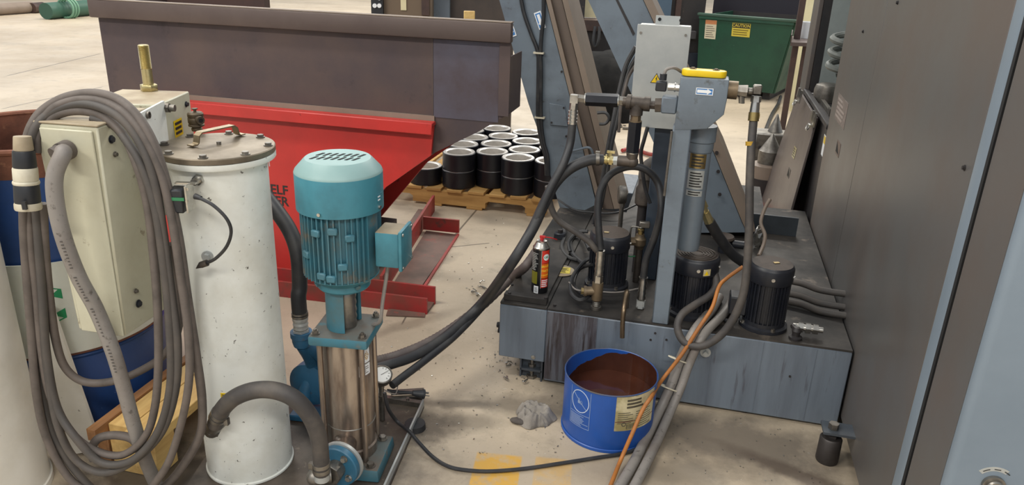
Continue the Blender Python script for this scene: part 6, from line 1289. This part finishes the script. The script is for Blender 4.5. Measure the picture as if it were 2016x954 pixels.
BN = far('bench_unit', 'dark workshop bench with brown top seen between the conveyors', 'bench', 1090, 1250, 44, 165, 8.6, .7, dark_steel, parts=[('bench_top', 1085, 1245, 40, 58, .06, .8, dark_brown), ('cream_panel', 1148, 1176, -40, 34, -.2, .05, cream), ('vice_block', 1105, 1150, -20, 40, -.05, .3, dark_steel)])
b = MB(); q = wy(1190, 178, 7.75); b.lathe([(0, .0005), (.62, .0005), (.58, .12), (.52, .38), (.3, .55), (0, .6)], (q.x, q.y, 0), seg=28)
rr = random.Random(8)
for v in b.bm.verts: v.co += V(mn.noise(v.co * 4), mn.noise(v.co * 4 + V(9, 0, 0)), .6 * mn.noise(v.co * 5) if v.co.z > .05 else 0) * .1
tag(obj('scrap_bag', b, mat('dark_tarp', '1a1918', .85, 0, '121212', 6, .4, .64, '4b4541', 14, .68, .76, bump=.4, bs=20, spec=.2), None, (q.x, q.y, 0), smooth=60), 'slumped dark plastic sheet covered in swarf under the bench', 'sheet')
b = MB(); p0 = wy(1172, 52, 8.47); b.tube([p0, wy(1168, 80, 8.44), wy(1172, 92, 8.44), wy(1178, 78, 8.44), wy(1180, 52, 8.47)], .018, 8); obj('hanging_strap', b, black_rubber, BN)
b = MB()
for _ in range(90):
    p = wy(rr.uniform(1140, 1240), 200, rr.uniform(6.8, 7.6)); s = rr.uniform(.012, .035); b.box((p.x, p.y, .004 + s * .2), (s * 1.6, s, s * .4), rz=rr.uniform(0, 6))
o = obj('swarf_litter', b, dull_steel, None, smooth=10); o['kind'] = 'stuff'; tag(o, 'bright swarf scraps littered on the floor below the bench', 'metal chips')
# things seen just above the hopper rim
far('brown_cabinet', 'brown cabinet with a cream strip rising behind the hopper rim', 'cabinet', 755, 848, -70, 80, 6.0, .5, mat('cabinet_brown', '6b5b4a', .5), parts=[('cream_strip', 789, 800, -30, 20, .01, .009, cream), ('side_rail', 830, 845, -70, 30, .02, .018, dark_brown)])
t = far('control_pendant', 'black control pendant with white buttons left of the brown cabinet', 'control panel', 731, 754, -60, 25, 5.95, .12, plastic_black)
for px, py in ((747, 11), (738, 11), (747, -4)): p = wy(px, py, 5.949); obj('button', MB().cyl(p, p - HF * .012, .016, seg=14), bright_white, t)
far('dark_housing', 'dark brown machine housing seen between hopper rim and left conveyor', 'machine', 872, 1010, -80, 90, 6.3, .6, mat('housing_brown', '4c423b', .5, 0, '3a3431', 3, .4, .66), parts=[('grey_beam', 850, 885, -60, 60, .08, .07, machine_grey)])
# pipes far at the upper left
for i, (nm, lb, p, q, r, m) in enumerate((('beige_pipe', 'beige pipe lying on the floor at the far upper left', (-60, 22), (62, 14), .11, tan_strip), ('grey_drum', 'dull grey drum end lying among the far pipes', (62, 16), (84, 14), .1, dark_brown), ('green_hose', 'green hose roll lying on the floor at the far left', (90, 22), (185, 14), .15, mat('hose_green', '35594a', .5)))):
    A, B = az(*p, r), az(*q, r); A.z = B.z = r + .001; tag(obj(nm, MB().cyl(A, B, r, seg=18), m, None, A), lb, 'pipe')
A = az(135, 20, .15); A.z = .151; dA = (az(185, 14, .15) - az(90, 22, .15)).normalized(); dA.z = 0; b = MB()
for k in range(3): b.tube([A + dA * (k - 1) * .07 + (V(-dA.y, dA.x, 0) * math.cos(a * PI / 8) + Z * math.sin(a * PI / 8)) * .172 + Z * .035 for a in range(16)], .02, 6, 2, closed=True)
tag(obj('rope_coil', b, mat('pale_green_rope', '6f9a80', .6), None, A), 'light green coil wrapped around the far green hose roll', 'rope')
b = MB(); b.cyl(az(-80, 3, .5), az(200, -8, .5), .16, seg=14)
far('far_rack', 'dark low rack behind the pipes at the far upper left', 'rack', -200, 215, -60, 6, 20, .6, dark_steel)

# brown rack with shelf and cup
fx = az(1533, 264)
t = thing('steel_rack', 'brown steel rack with sloping tray standing beyond the leaning cover', 'rack', (fx.x, fx.y, 0))
s0, s1, s2 = wy(1556, 66, (fx - CAMP).dot(HF)), wy(1560, 110, (fx - CAMP).dot(HF) - .2), wy(1610, 115, (fx - CAMP).dot(HF) - .2)
D_ = (fx - CAMP).dot(HF)
zz = wy(1580, 84, D_ - .3).z - .03
for k, (dx, dy) in enumerate(((0, 0), (.09, .02), (.5, .02))): obj('leg', MB().bb(fx.x + dx, fx.x + dx + .05, fx.y + dy, fx.y + dy + .05, .0005, 2.2 if k == 0 else zz - .001), dark_brown, t)
def tq(px, d, z): p = wy(px, 80, d); return V(p.x, p.y, z)
obj('tray', MB().prism([tq(1557, D_ - .3, zz), tq(1625, D_ - .3, zz), tq(1625, D_ + .25, zz), tq(1557, D_ + .25, zz)], (0, 0, .03)), rim_brown, t)
obj('tray_side', MB().prism([tq(1556, D_ - .31, zz + .0305), tq(1558, D_ - .31, zz + .0305), tq(1558, D_ + .2, zz + .0305), tq(1556, D_ + .2, zz + .0305)], (0, 0, .06)), dark_brown, t)
q = tq(1586, D_ + .1, zz + .0305); t = thing('paper_cup', 'white cup standing on the brown rack tray', 'cup', q)
obj('cup_wall', MB().lathe([(0, 0), (.05, 0), (.065, .14), (.06, .14), (.046, .006), (0, .006)], q, seg=24), bright_white, t)
far('cream_cabinet', 'cream coloured cabinet behind the brown rack', 'cabinet', 1574, 1640, -80, 178, (fx - CAMP).dot(HF) + 1.0, .4, cream)
# steel centre on its stand
q = az(1497, 402)
t = thing('centre_stand', 'dark round stand carrying a conical steel machine centre', 'tooling', (q.x, q.y, 0))
obj('pedestal', MB().lathe([(0, .0005), (.115, .0005), (.11, .19), (0, .19)], (q.x, q.y, 0), seg=28), dark_steel, t)
obj('collar', MB().lathe([(0, .1905), (.105, .1905), (.1, .27), (.07, .28), (0, .28)], (q.x, q.y, 0), seg=28), tan_strip, t)
obj('cone', MB().lathe([(0, .2805), (.07, .2805), (.07, .36), (.062, .37), (.004, .47), (0, .471)], (q.x + .01, q.y, 0), seg=28), dull_steel, t)
q2 = V(q.x + .06, q.y + .42, 0); t = thing('centre_stand', 'second conical steel centre standing behind the first', 'tooling', q2)
obj('block', MB().box(q2 + Z * .2, (.26, .18, .398)).bevel(.01), dull_steel, t); obj('cone', MB().lathe([(0, .3995), (.05, .3995), (.004, .52), (0, .521)], q2, seg=20), dull_steel, t)
for k in range(4): obj('screw', MB().bolt(q2 + V(-.09 + .06 * k, -.0905, .3), (0, -1, 0), .014, .012, False), dark_steel, t)
b = MB(); q = az(1490, 410, .02)
b.tube([V(q.x + .16 * math.cos(a * .5) * (1 + .08 * math.sin(a)), q.y - .12 + .1 * math.sin(a * .5), .018 + .0015 * a) for a in range(30)], .011, 6, 3)
tag(obj('red_hose_coil', b, mat('red_hose', 'b5452f', .5), None, q), 'red air hose coiled on the floor in front of the steel centre', 'hose')
b = MB(); b.tube([az(1225, 296, .02), az(1245, 292, .02), az(1262, 298, .02), az(1285, 304, .02), az(1300, 296, .02)], .016, 8, 5); tag(obj('red_bundle', b, red_dirty, None, az(1250, 296, .02)), 'red bundle lying on the floor behind the black adaptors', 'bundle')
hose('extension_lead', 'orange cord lying on the floor behind the right conveyor foot', [az(1390, 410, .02), az(1430, 402, .02), az(1455, 404, .02), az(1475, 406, .02)], .012, orange_cable, 'cord', seg=8)
